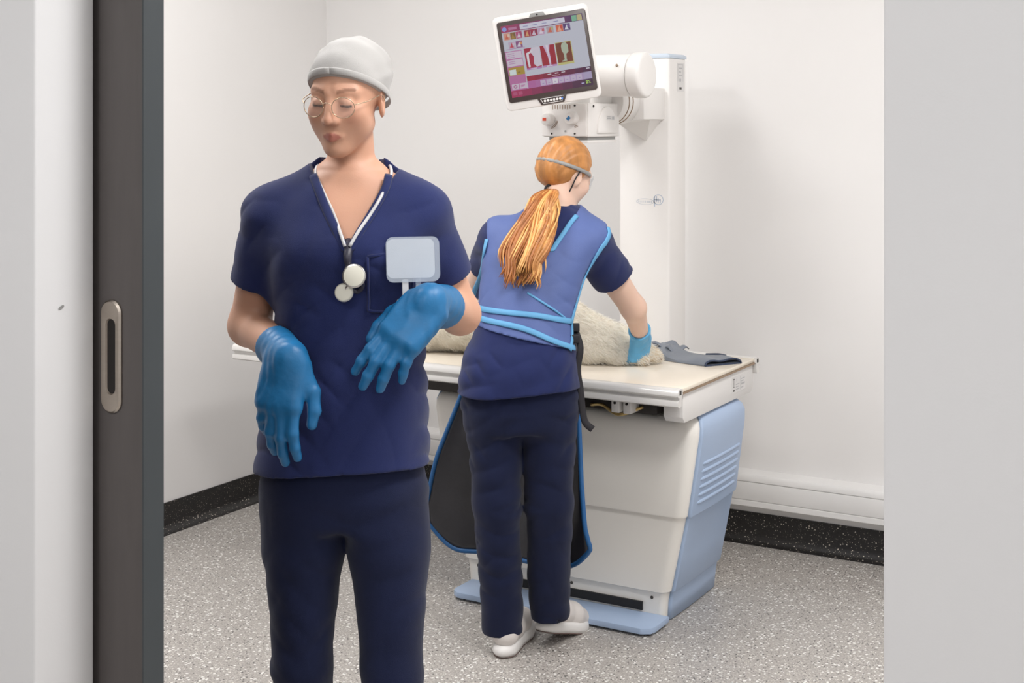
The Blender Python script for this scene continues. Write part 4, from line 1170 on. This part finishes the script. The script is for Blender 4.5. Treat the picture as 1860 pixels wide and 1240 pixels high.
# identity badge clipped at the chest pocket
ib = empty('identity_badge', (-1.711, 2.303, 0), R(30))
tag(ib, 'blank white identity badge in a clear sleeve on the chest pocket', 'badge')
bp_, bn = on_surface(f_top1_out, [(.122, 1.283)], 1, -0.42, 0.015)
bn = np.array((0.25, -0.95, 0.16)); bn /= np.linalg.norm(bn)
ux = np.cross(np.array([0, 0, 1.0]), bn); ux = -ux if ux[0] < 0 else ux; ux /= np.linalg.norm(ux); uz = np.cross(bn, ux); uz = -uz if uz[2] < 0 else uz
def plate(name, w, h, r, t0, t1, m, parent, c, du=0.0, dv=0.0):
    V, F = [], []
    o2 = rrect(w, h, r, 5, du, dv); n = len(o2)
    for t in (t0, t1): V += [c + ux * p[0] + uz * p[1] + bn * t for p in o2]
    for j in range(n): F.append((j, (j + 1) % n, n + (j + 1) % n, n + j))
    F.append(tuple(range(n))[::-1]); F.append(tuple(range(n, 2 * n)))
    o = from_data(name, V, F, m, parent); smooth_angle(o, 30); return o
cb_ = bp_[0]
plate('card', 0.094, 0.076, 0.012, 0.004, 0.0065, M['badge'], ib, cb_)
plate('sleeve', 0.106, 0.088, 0.014, 0.0066, 0.0085, M['clear_plastic'], ib, cb_, 0.004, -0.002)
plate('clip', 0.012, 0.040, 0.003, 0.000, 0.006, M['steth_tube'], ib, cb_, -0.012, -0.060)
plate('clip_jaw', 0.026, 0.020, 0.004, 0.000, 0.008, M['badge'], ib, cb_, -0.016, -0.088)
plate('strap', 0.010, 0.036, 0.003, -0.001, 0.004, M['clear_plastic'], ib, cb_, 0.014, -0.056)

# ------------------------------------------------------------------ person leaning over the table
w2 = empty('person', (-2.004, 3.519, 0), R(30))
tag(w2, 'person with long ginger ponytail and blue lead apron leaning over the table', 'person')
H2 = (.140, .262, 1.384); HR2 = rot_frame(R(180 - 48), R(24), R(-4))
head2 = head_sdf(H2, HR2, HS2)
RS2, RE2, RW2 = (.212, .170, 1.178), (.352, .300, .972), (.388, .440, .866)
LS2, LE2, LW2 = (-.055, .180, 1.190), (-.135, .370, 1.030), (-.080, .520, .990)
RH2 = orth((-.10, .35, -.93), (.55, -.80, -.2)); LH2 = orth((.20, .92, -.18), (-.25, .2, .95))
rhand2 = hand_sdf((.390, .448, .858), RH2, -1, (0.62, 0.66, 0.70, 0.75), 0.86, 0.6)
lhand2 = hand_sdf(LW2, LH2, 1, (0.30, 0.32, 0.35, 0.4), 1.0, 0.3)
top2 = dense([(0.70, -.004, .0, .180, .140), (0.785, -.003, .0, .176, .136), (0.87, .0, .002, .163, .126), (0.95, .010, .018, .138, .108), (1.02, .022, .048, .136, .106), (1.10, .040, .095, .147, .112), (1.17, .066, .142, .166, .112), (1.22, .085, .172, .160, .100), (1.262, .100, .198, .112, .082), (1.30, .112, .222, .068, .062)])
body2 = [(z, a, b, c - .022, e - .022) for z, a, b, c, e in top2 if z > 0.90]
def f_body2(P):
    d = loft(P, body2, 2.25)
    d = smin(d, cone(P, (.105, .205, 1.25), (.130, .245, 1.375), .052, .048), 0.03)
    d = smin(d, head2(P), 0.018)
    d = smin(d, chain(P, [RS2, RE2, RW2], [.050, .038, .026], 0.02), 0.025)
    d = smin(d, chain(P, [LS2, LE2, LW2], [.050, .038, .026], 0.02), 0.025)
    return smin(d, smin(rhand2(P), lhand2(P), 0.001), 0.008)
SK2 = rgb(226, 190, 170)
sdf_obj('body', f_body2, (-.30, -.16, .72), (.50, .80, 1.56), 0.0042, M['skin'], w2, it=1, tint=lambda V: head_tint(V, H2, HR2, SK2, rgb(196, 120, 110), rgb(170, 110, 70), HS2))
def f_top2_out(P):
    d = loft(P, top2, 2.25)
    for S_, E_ in ((RS2, RE2), (LS2, LE2)):
        s, inn = sleeve(P, S_, E_, .070, .055, 0.52)
        d = smin(d, s, 0.035); d = np.maximum(d, -inn)
    return d
def f_top2(P):
    d = f_top2_out(P) + folds(P, 0.0065, 2.2)
    d = np.maximum(d, 0.778 + 0.010 * np.sin(P[:, 0] * 11) - P[:, 2])
    d = np.maximum(d, -(loft(P, [(z, a, b, c - .012, e - .012) for z, a, b, c, e in top2], 2.25) + np.maximum(P[:, 2] - 0.83, 0) * 3))
    return np.maximum(d, -cone(P, (.112, .215, 1.27), (.135, .25, 1.40), .056, .070))
tp2 = sdf_obj('scrub_top', f_top2, (-.28, -.16, .74), (.42, .50, 1.34), 0.0044, M['scrub'], w2, it=1)
HIPR2, KNR2, ANR2 = (.078, .0, .77), (.083, .010, .45), (.088, .090, .11)
HIPL2, KNL2, ANL2 = (-.074, .0, .77), (-.068, -.010, .45), (-.052, .055, .075)
def f_tr2(P):
    d = loft(P, [(0.66, .0, .0, .140, .105), (0.72, .0, 0, .160, .116), (0.80, .0, 0, .152, .110), (0.85, .0, 0, .140, .100)], 2.3)
    a = chain(P, [HIPR2, KNR2, ANR2], [.086, .066, .058], 0.02); b = chain(P, [HIPL2, KNL2, ANL2], [.086, .066, .058], 0.02)
    d = smin(d, smin(a, b, 0.010), 0.035) + folds(P, 0.0065, 3.1)
    d = np.maximum(d, np.where(P[:, 0] > 0.015, 0.085, 0.055) - P[:, 2])
    return np.maximum(d, -np.minimum(cone(P, KNR2, ANR2, .02, .050), cone(P, KNL2, ANL2, .02, .050)) - np.maximum(P[:, 2] - .17, 0))
sdf_obj('trousers', f_tr2, (-.22, -.17, .03), (.22, .22, .87), 0.005, M['trouser'], w2, it=2)
shoe(w2, (-.055, .000), (.30, .95), side=-1); shoe(w2, (.058, .065), (.50, .86), raise_heel=0.30)
lo = np.minimum(np.array(RW2), np.array((.39, .448, .858)) + RH2[:, 1] * .13) - .085; hi = np.maximum(np.array(RW2), np.array((.39, .448, .858)) + RH2[:, 1] * .13) + .085
glove('glove', rhand2, RW2, RE2, 0.035, .030, .036, M['glove_light'], w2, lo, hi, 0.0026)
lo = np.array(LW2) - .13; hi = np.array(LW2) + .20
glove('glove', lhand2, LW2, LE2, 0.045, .031, .036, M['glove_light'], w2, lo, hi, 0.0036)
# scalp hair drawn back to the ponytail
PB = np.array((.090, .186, 1.340))
def f_hair2(P):
    q = ((P - np.array(H2, np.float32)) @ HR2) / HS2
    d = smin(ell(q, (0, 0.020, 0.038), (0.0820, 0.0980, 0.0910)), ell(q, (0, 0.055, -0.005), (0.066, 0.062, 0.062)), 0.03)
    v = P - PB.astype(np.float32)
    t = (HR2 @ np.array([0, 0.85, -0.5])).astype(np.float32)
    u1 = np.cross(t, np.array([0, 0, 1.0])).astype(np.float32); u2 = np.cross(t, u1).astype(np.float32)
    ang = np.arctan2(v @ u1, v @ u2)
    d = d + 0.0013 * np.sin(ang * 34 + 1.5 * np.sin(ang * 9)) + 0.0006 * np.sin(ang * 80)
    ear = ell(np.abs(q) * np.array([1, 0, 0], np.float32) + q * np.array([0, 1, 1], np.float32), (0.080, 0.008, -0.012), (0.024, 0.022, 0.030))
    cut = (-0.052 + 0.62 * np.maximum(0.060 - q[:, 2], 0)) - q[:, 1]
    low = -0.064 - q[:, 2]
    return smax(smax(smax(d, cut, 0.006), low, 0.01), -ear, 0.006) * HS2
c = np.array(H2)
hr = sdf_obj('hair', f_hair2, c - .16, c + .17, 0.0036, M['ginger'], w2, it=1)
# ponytail: wavy locks
path = np.array(catmull([PB + (.008, .012, .004), (.076, .118, 1.318), (.054, .070, 1.262), (.022, -.010, 1.180), (.008, -.046, 1.118), (.003, -.058, 1.075)], 8))
V, F, I = [], [], []
NL, NC = 340, 26
clump = [(rng.uniform(0, 2 * math.pi), math.sqrt(rng.uniform(0.05, 1)), rng.uniform(0, 6.28), rng.uniform(0.26, 0.36), rng.uniform(0.006, 0.013), rng.uniform(0.74, 1.0), int(rng.choice([0, 0, 1, 2]))) for _ in range(NC)]
for k in range(NL):
    th, rr, ph, fr, am, ln, mi = clump[k % NC]
    ox, oy = rr * math.cos(th) + rng.normal(0, .10), rr * math.sin(th) + rng.normal(0, .12)
    stop = int(len(path) * min(1.0, ln * rng.uniform(0.90, 1.06)))
    ph += rng.normal(0, 0.25)
    pts = []
    for i in range(0, stop, 2):
        t = i / (len(path) - 1)
        wx = np.interp(t, [0, .12, .3, .6, .85, 1], [.016, .034, .050, .062, .060, .050]); wy = np.interp(t, [0, .12, .4, .8, 1], [.014, .026, .032, .028, .020])
        w = am * min(1, t * 3)
        pts.append(path[i] + np.array([ox * wx + w * math.sin(fr * i + ph), oy * wy + w * 0.6 * math.cos(fr * i + ph), 0.0]) + np.array([-0.03, 0, 0]) * max(0, -ox - 0.5) * t ** 3)
    n_ = len(pts)
    v, f = sweep_data(pts, rng.uniform(0.0022, 0.0044), None, None, 5, [0.6] + [1.0] * (n_ - 4) + [0.8, 0.5, 0.12])
    b0 = len(V); V += list(v); F += [tuple(np.array(q) + b0) for q in f]
    I += [mi if rng.uniform() < 0.6 else int(rng.choice([0, 1, 1, 2]))] * len(f)
pt_ = from_data('ponytail', V, F, M['ginger'], w2)
pt_.data.materials.append(M['ginger_light']); pt_.data.materials.append(M['ginger_dark'])
pt_.data.polygons.foreach_set('material_index', I)
pt_['label'] = 'long wavy ginger ponytail'
tube('hair_tie', [PB + np.array([.014 * math.cos(a), .010 + .012 * math.sin(a) * .4, .003 + .013 * math.sin(a)]) for a in np.linspace(0, 2 * math.pi, 17)], 0.004, M['strap'], pt_, n=6, sub=0)
# safety glasses with a pale grey band round the head
pts = [hp(H2, HR2, (0.0855 * math.sin(a), 0.019 - 0.1015 * math.cos(a), 0.020 + 0.010 * math.cos(a))) for a in np.linspace(R(38), R(322), 33)]
sgl = tube('safety_glasses', pts, 0.0030, M['grey_plastic'], w2, rb=0.0060, normals=[HR2 @ np.array([0, 0, 1.0])] * 33, n=8, sub=0)
pts = [hp(H2, HR2, (0.066 * math.sin(a), -0.030 - 0.078 * math.cos(a), 0.010)) for a in np.linspace(R(-62), R(62), 15)]
V = [p + HR2 @ np.array([0, 0, 0.020]) for p in pts] + [p - HR2 @ np.array([0, 0, 0.018]) for p in pts]
from_data('visor', V, [(i, i + 1, 15 + i + 1, 15 + i) for i in range(14)], M['clear_plastic'], sgl)
tube('ear_loop', [hp(H2, HR2, (-0.080, 0.010, 0.030)), hp(H2, HR2, (-0.086, 0.028, -0.015)), hp(H2, HR2, (-0.070, 0.020, -0.060)), hp(H2, HR2, (-0.055, 0.028, -0.105)), hp(H2, HR2, (-0.050, 0.012, -0.15))], 0.0022, M['strap'], sgl, n=6)

# lead apron: back yoke, bindings, waist straps, hanging front panel
XRZ = ([0.90, 0.955, 0.98, 1.094, 1.15, 1.205, 1.30], [.150, .150, .146, .186, .222, .262, .262])
XLZ = ([0.90, 0.98, 1.094, 1.205, 1.30], [-.18, -.16, -.12, -.100, -.100])
def f_vest_out(P): return loft(P, [(z, a, b, c + .007, e + .007) for z, a, b, c, e in top2] , 2.25) 
def vest_shape(P):
    d = f_vest_out(P)
    s, _ = sleeve(P, RS2, RE2, .077, .064, 0.9)
    s2, _ = sleeve(P, LS2, LE2, .077, .064, 0.9)
    return smin(d, smin(s, s2, 0.01), 0.035)
def f_vest(P):
    x, z = P[:, 0], P[:, 2]
    d = vest_shape(P) + folds(P, 0.0030, 5.0)
    d = smax(d, x - np.interp(z, *XRZ), 0.004); d = smax(d, np.interp(z, *XLZ) - x, 0.004)
    low = (0.958 - 0.22 * (x + 0.10)) - z
    d = smax(d, np.where(P[:, 1] < 0.1, low, 0.93 - z), 0.003)
    vn = np.abs(x - .088) * 1.28 - (z - 1.172)
    d = smax(d, -np.maximum(vn * 0.6, P[:, 1] - 0.20), 0.003)
    return np.maximum(d, -cone(P, (.108, .21, 1.25), (.135, .25, 1.42), .062, .075))
vest = sdf_obj('lead_apron', f_vest, (-.20, -.16, .88), (.32, .36, 1.33), 0.0042, M['vest'], w2, it=1)
vest['label'] = 'blue lead apron with light blue bindings'
def binding(name, xz, ra=0.0075, m=M['trim'], lift=0.002, f=vest_shape, sub=5):
    p, n_ = on_surface(f, xz, 1, -0.45, lift)
    return tube(name, p, ra, m, vest, rb=0.0028, normals=n_, n=8, sub=sub)
binding('binding', [(.262, 1.232), (.264, 1.214), (.252, 1.192), (.240, 1.178), (.218, 1.146), (.196, 1.108), (.182, 1.080), (.166, 1.035), (.152, .995), (.146, .975)])
binding('binding', [(.168, 1.268), (.150, 1.250), (.128, 1.222), (.106, 1.194), (.090, 1.176), (.068, 1.198), (.048, 1.224), (.030, 1.246)])
binding('binding', [(-.098, 1.200), (-.108, 1.150), (-.116, 1.090), (-.138, 1.030), (-.150, .985)])
def waist_strap(az):
    # az: (bearing round the waist in degrees, height); -90 is the middle of the back
    tb_ = np.array(top2); p, n_ = [], []
    for a, z in az:
        cx_, cy_ = np.interp(z, tb_[:, 0], tb_[:, 1]), np.interp(z, tb_[:, 0], tb_[:, 2])
        dv = np.array((math.cos(R(a)), math.sin(R(a)), 0.0))
        q, g_ = march(vest_shape, np.array((cx_, cy_, z)) + dv * 0.30, -dv)
        p.append(q + g_ * 0.004); n_.append(g_)
    tube('waist_strap', p, 0.0085, M['trim'], vest, rb=0.0026, normals=n_, n=8, sub=4)
waist_strap([(-22, .976), (-45, .986), (-70, .997), (-90, 1.002), (-110, 1.005), (-135, 1.008), (-160, 1.010), (-185, 1.010), (-215, 1.008)])
waist_strap([(-20, .903), (-35, .915), (-55, .934), (-75, .953), (-95, .966), (-118, .975), (-140, .981), (-165, .985), (-190, .987), (-215, .988)])
binding('binding', [(.146, .975), (.147, .950), (.146, .925), (.140, .900)], 0.006)
binding('waist_seam', [(.020, 1.060), (.060, 1.036), (.100, 1.010), (.140, .976)], 0.0035)
for i in range(2):
    p, g_ = march(vest_shape, (.150, -0.45, .958 - i * 0.030), (0, 1, 0))
    bk = box('buckle', p[0] - 0.014, p[0] + 0.020, p[1] - 0.008, p[1] + 0.006, p[2] - 0.012, p[2] + 0.012, M['strap'], vest, bev=0.003)
tube('hanging_strap', [(.160, -.010, .945), (.172, -.030, .90), (.164, -.034, .84), (.172, -.036, .78), (.178, -.040, .72), (.186, -.044, .69), (.206, -.048, .672)], 0.010, M['strap'], vest, rb=0.003, n=8, normals=[(0.3, -1, 0)] * 7, sub=5)
# front panel hangs between the legs and the table; seen from behind it shows its black lining
def panel_pt(u, v):
    # u 0..1 across (left to right), v 0..1 from hip to hem; coordinates in the room, then into the person's frame
    xl = np.interp(v, [0, .25, .6, .85, 1], [-2.235, -2.285, -2.385, -2.432, -2.425]); xr = np.interp(v, [0, .3, .7, 1], [-1.900, -1.900, -1.868, -1.850])
    z = 0.93 - v * (0.93 - (0.215 + 0.012 * u))
    x = xl + (xr - xl) * u
    # rounded lower corners
    cr = 0.20
    e = min(u, 1 - u)
    if v > 0.8 and e < cr:
        z += 0.075 * (v - 0.8) / 0.2 * (1 - e / cr) ** 2
    bulge = 0.05 * (1 - (2 * u - 1) ** 2)
    y = 3.665 + bulge + 0.010 * math.sin(u * 15 + v * 2) * v + 0.012 * math.sin(u * 6 + v * 7)
    dx, dy = x + 2.004, y - 3.519
    c_, s_ = math.cos(R(30)), math.sin(R(30))
    return np.array((dx * c_ + dy * s_, -dx * s_ + dy * c_, z))
NU, NV = 33, 33
V = [panel_pt(i / (NU - 1), j / (NV - 1)) for j in range(NV) for i in range(NU)]
F = [(j * NU + i, j * NU + i + 1, (j + 1) * NU + i + 1, (j + 1) * NU + i) for j in range(NV - 1) for i in range(NU - 1)]
pnl = from_data('apron_panel', V, F, M['apron_black'], vest)
pnl['label'] = 'black lined apron panel with blue binding'
sm = pnl.modifiers.new('thick', 'SOLIDIFY'); sm.thickness = 0.006; sm.offset = 0
edge = [panel_pt(0, v) for v in np.linspace(0.1, 1, 16)] + [panel_pt(u, 1) for u in np.linspace(0.04, 0.96, 20)] + [panel_pt(1, v) for v in np.linspace(1, 0.1, 16)]
tube('panel_binding', edge, 0.0075, M['apron_trim'], vest, n=8, sub=2)

# ------------------------------------------------------------------ dog on the table
dg = empty('dog', (-2.40, 4.12, TZ))
tag(dg, 'cream furred dog lying on its side on the X-ray table', 'dog')
def f_dog(P):
    n = 0.004 * np.sin(P[:, 0] * 70 + 4 * np.sin(P[:, 1] * 40)) * np.sin(P[:, 2] * 60 + P[:, 1] * 50)
    d = ell(P, (0.0, 0.0, 0.095), (0.27, 0.125, 0.093))
    d = smin(d, ell(P, (-0.20, -0.015, 0.098), (0.15, 0.145, 0.098)), 0.05)          # chest
    d = smin(d, ell(P, (0.19, 0.01, 0.090), (0.130, 0.125, 0.088)), 0.05)            # rump
    d = smin(d, chain(P, [(0.235, -0.01, 0.105), (0.365, 0.015, 0.070), (0.440, 0.035, 0.046), (0.508, 0.052, 0.030)], [0.085, 0.056, 0.034, 0.026], 0.03), 0.04)
    d = smin(d, chain(P, [(0.22, -0.03, 0.055), (0.34, -0.045, 0.045), (0.41, -0.02, 0.032), (0.485, 0.010, 0.026)], [0.060, 0.040, 0.028, 0.024], 0.03), 0.03)
    for q in ((0.520, 0.040, 0.024), (0.526, 0.056, 0.026), (0.520, 0.070, 0.024), (0.500, 0.000, 0.020), (0.503, 0.016, 0.020)):
        d = smin(d, ball(P, q, 0.0135), 0.010)                                      # toes
    d = smin(d, chain(P, [(-0.24, -0.08, 0.06), (-0.30, -0.17, 0.04), (-0.33, -0.235, 0.026)], [0.055, 0.032, 0.024], 0.03), 0.03)
    d = smin(d, chain(P, [(-0.28, -0.05, 0.04), (-0.37, -0.15, 0.030), (-0.40, -0.215, 0.024)], [0.045, 0.028, 0.023], 0.03), 0.03)
    d = smin(d, cone(P, (-0.28, 0.0, 0.110), (-0.41, 0.01, 0.100), 0.085, 0.070), 0.04)   # neck
    d = smin(d, ell(P, (-0.46, 0.0, 0.088), (0.088, 0.078, 0.076)), 0.03)           # skull
    d = smin(d, cone(P, (-0.51, -0.04, 0.075), (-0.570, -0.085, 0.060), 0.046, 0.034), 0.02)  # muzzle
    d = smin(d, ell(P, (-0.425, -0.045, 0.140), (0.032, 0.042, 0.022)), 0.015)       # ear
    d = smin(d, chain(P, [(0.30, 0.10, 0.10), (0.36, 0.15, 0.07), (0.38, 0.19, 0.04)], [0.03, 0.024, 0.014], 0.02), 0.02)   # tail
    return np.maximum(d + n, 0.001 - P[:, 2])
db = sdf_obj('body', f_dog, (-.64, -.30, -.01), (.56, .26, .23), 0.006, M['fur_coat'], dg, it=1)
me = db.data
co = np.empty(len(me.vertices) * 3, np.float32); me.vertices.foreach_get('co', co); co = co.reshape(-1, 3)
no = np.array([v.normal[:] for v in me.vertices], np.float32)
sel = np.where(co[:, 2] > 0.008)[0]
def strands(idx, length, wid, rep):
    V, F = [], []
    for k in np.repeat(idx, rep):
        p = co[k] + rng.normal(0, 0.003, 3); n_ = no[k]
        flow = np.array([0.75, 0.05, -0.35]) + rng.normal(0, 0.28, 3)
        flow = flow - n_ * flow.dot(n_)
        d = n_ * 0.45 + flow; d /= np.linalg.norm(d)
        L = length * rng.uniform(0.6, 1.25)
        sd = np.cross(d, n_ + rng.normal(0, 0.3, 3)); sd /= (np.linalg.norm(sd) + 1e-6); sd *= wid
        m_ = p + d * L * 0.55; e = m_ + (d - n_ * 0.35 + np.array([0, 0, -0.2])) * L * 0.45
        e[2] = max(e[2], 0.002)
        b = len(V)
        V += [p - sd, p + sd, m_ + sd * .7, m_ - sd * .7, e]
        F += [(b, b + 1, b + 2, b + 3), (b + 3, b + 2, b + 4)]
    return V, F
V, F = strands(sel, 0.018, 0.0008, 3)
fu = from_data('fur', V, F, M['fur'], dg); tag(fu, kind='stuff')
paw = np.where((co[:, 0] > 0.47) & (co[:, 2] > 0.01))[0]
V, F = strands(paw, 0.012, 0.0008, 2)
fu = from_data('paw_fur', V, F, M['fur_tan'], dg); tag(fu, kind='stuff')
for q in ((0.533, 0.040, 0.020), (0.539, 0.056, 0.022), (0.533, 0.071, 0.020), (0.513, -0.001, 0.016), (0.516, 0.016, 0.016)):
    cyl('claw', q, (q[0] + 0.010, q[1] + 0.001, q[2] - 0.006), 0.0035, M['claw'], dg, n=8, r1=0.001)
def f_nose(P): return ell(P, (-0.603, -0.112, 0.064), (0.014, 0.014, 0.012))
sdf_obj('nose', f_nose, (-.63, -.14, .04), (-.58, -.09, .09), 0.003, M['nose'], dg, it=1)
sdf_obj('eye', lambda P: ball(P, (-0.522, -0.052, 0.118), 0.009), (-.54, -.07, .10), (-.50, -.03, .135), 0.002, M['nose'], dg, it=1)

# ------------------------------------------------------------------ folded slate sleeve on the table
fs = empty('lead_sleeve', (-1.80, 4.30, TZ))
tag(fs, 'flattened slate grey lead sleeve with dark open end lying on the table', 'lead sleeve')
A = np.array((-0.165, 0.060)); Bf = np.array((0.082, -0.085)); Bb = np.array((0.160, 0.030))
secs, NS = [], 17
for i in range(NS):
    t = i / (NS - 1)
    f0 = np.array((-0.150, -0.015)) * (1 - t) + Bf * t + np.array((0.0, -0.010)) * math.sin(t * math.pi)
    b0 = np.array((-0.185, 0.125)) * (1 - t) + Bb * t + np.array((0.01, 0.012)) * math.sin(t * math.pi)
    hgt = (0.014 + 0.014 * (1 - t) + 0.005 * math.sin(t * 9)) * (1 if t < .98 else 1.0)
    ring = []
    n = 24
    for j in range(n):
        a = 2 * math.pi * j / n
        s_ = 0.5 - 0.5 * math.cos(a)
        up = max(0.0, math.sin(a)) ** 0.6
        z = 0.0012 + (hgt * (1 + 0.25 * math.sin(s_ * 9 + t * 7)) * up if math.sin(a) > 0 else 0.0)
        p = f0 * (1 - s_) + b0 * s_
        ring.append((p[0], p[1], z))
    secs.append(ring)
inner = [[(x * 0.995 + 0.0, y, z * 0.55 + 0.004) for x, y, z in s] for s in (secs[-1], secs[-3], secs[-5])]
inner = [[(x, y, max(0.003, z)) for x, y, z in s] for s in inner]
V, F = loft_sections(secs + inner)
slv = from_data('sleeve_body', V, F, M['slate_cloth'], fs)
smooth_angle(slv, 50)
tube('open_end_binding', [np.array(p) + np.array((0.001, 0, 0)) for p in secs[-1] + secs[-1][:1]], 0.0035, M['slate_dark'], fs, n=6, sub=0)
V, F = [], []
ns, nt = 20, 8
for i in range(ns):
    for j in range(nt):
        u, v = i / (ns - 1), j / (nt - 1)
        V.append((-0.165 + 0.10 * u + 0.02 * v, 0.03 + 0.075 * v + 0.02 * math.sin(u * 5), 0.034 + 0.006 * math.sin(u * 11 + v * 5) + 0.005 * math.sin(v * 9) - 0.012 * u))
for i in range(ns - 1):
    for j in range(nt - 1): F.append((i * nt + j, (i + 1) * nt + j, (i + 1) * nt + j + 1, i * nt + j + 1))
fl = from_data('folded_flap', V, F, M['slate_cloth'], fs)
sm = fl.modifiers.new('thick', 'SOLIDIFY'); sm.thickness = 0.004; sm.offset = 0
tube('flap_strap', [(0.02, 0.075, 0.012), (0.06, 0.085, 0.014), (0.085, 0.082, 0.012)], 0.010, M['slate_dark'], fs, rb=0.003, n=8, normals=[(0, 0, 1)] * 3)
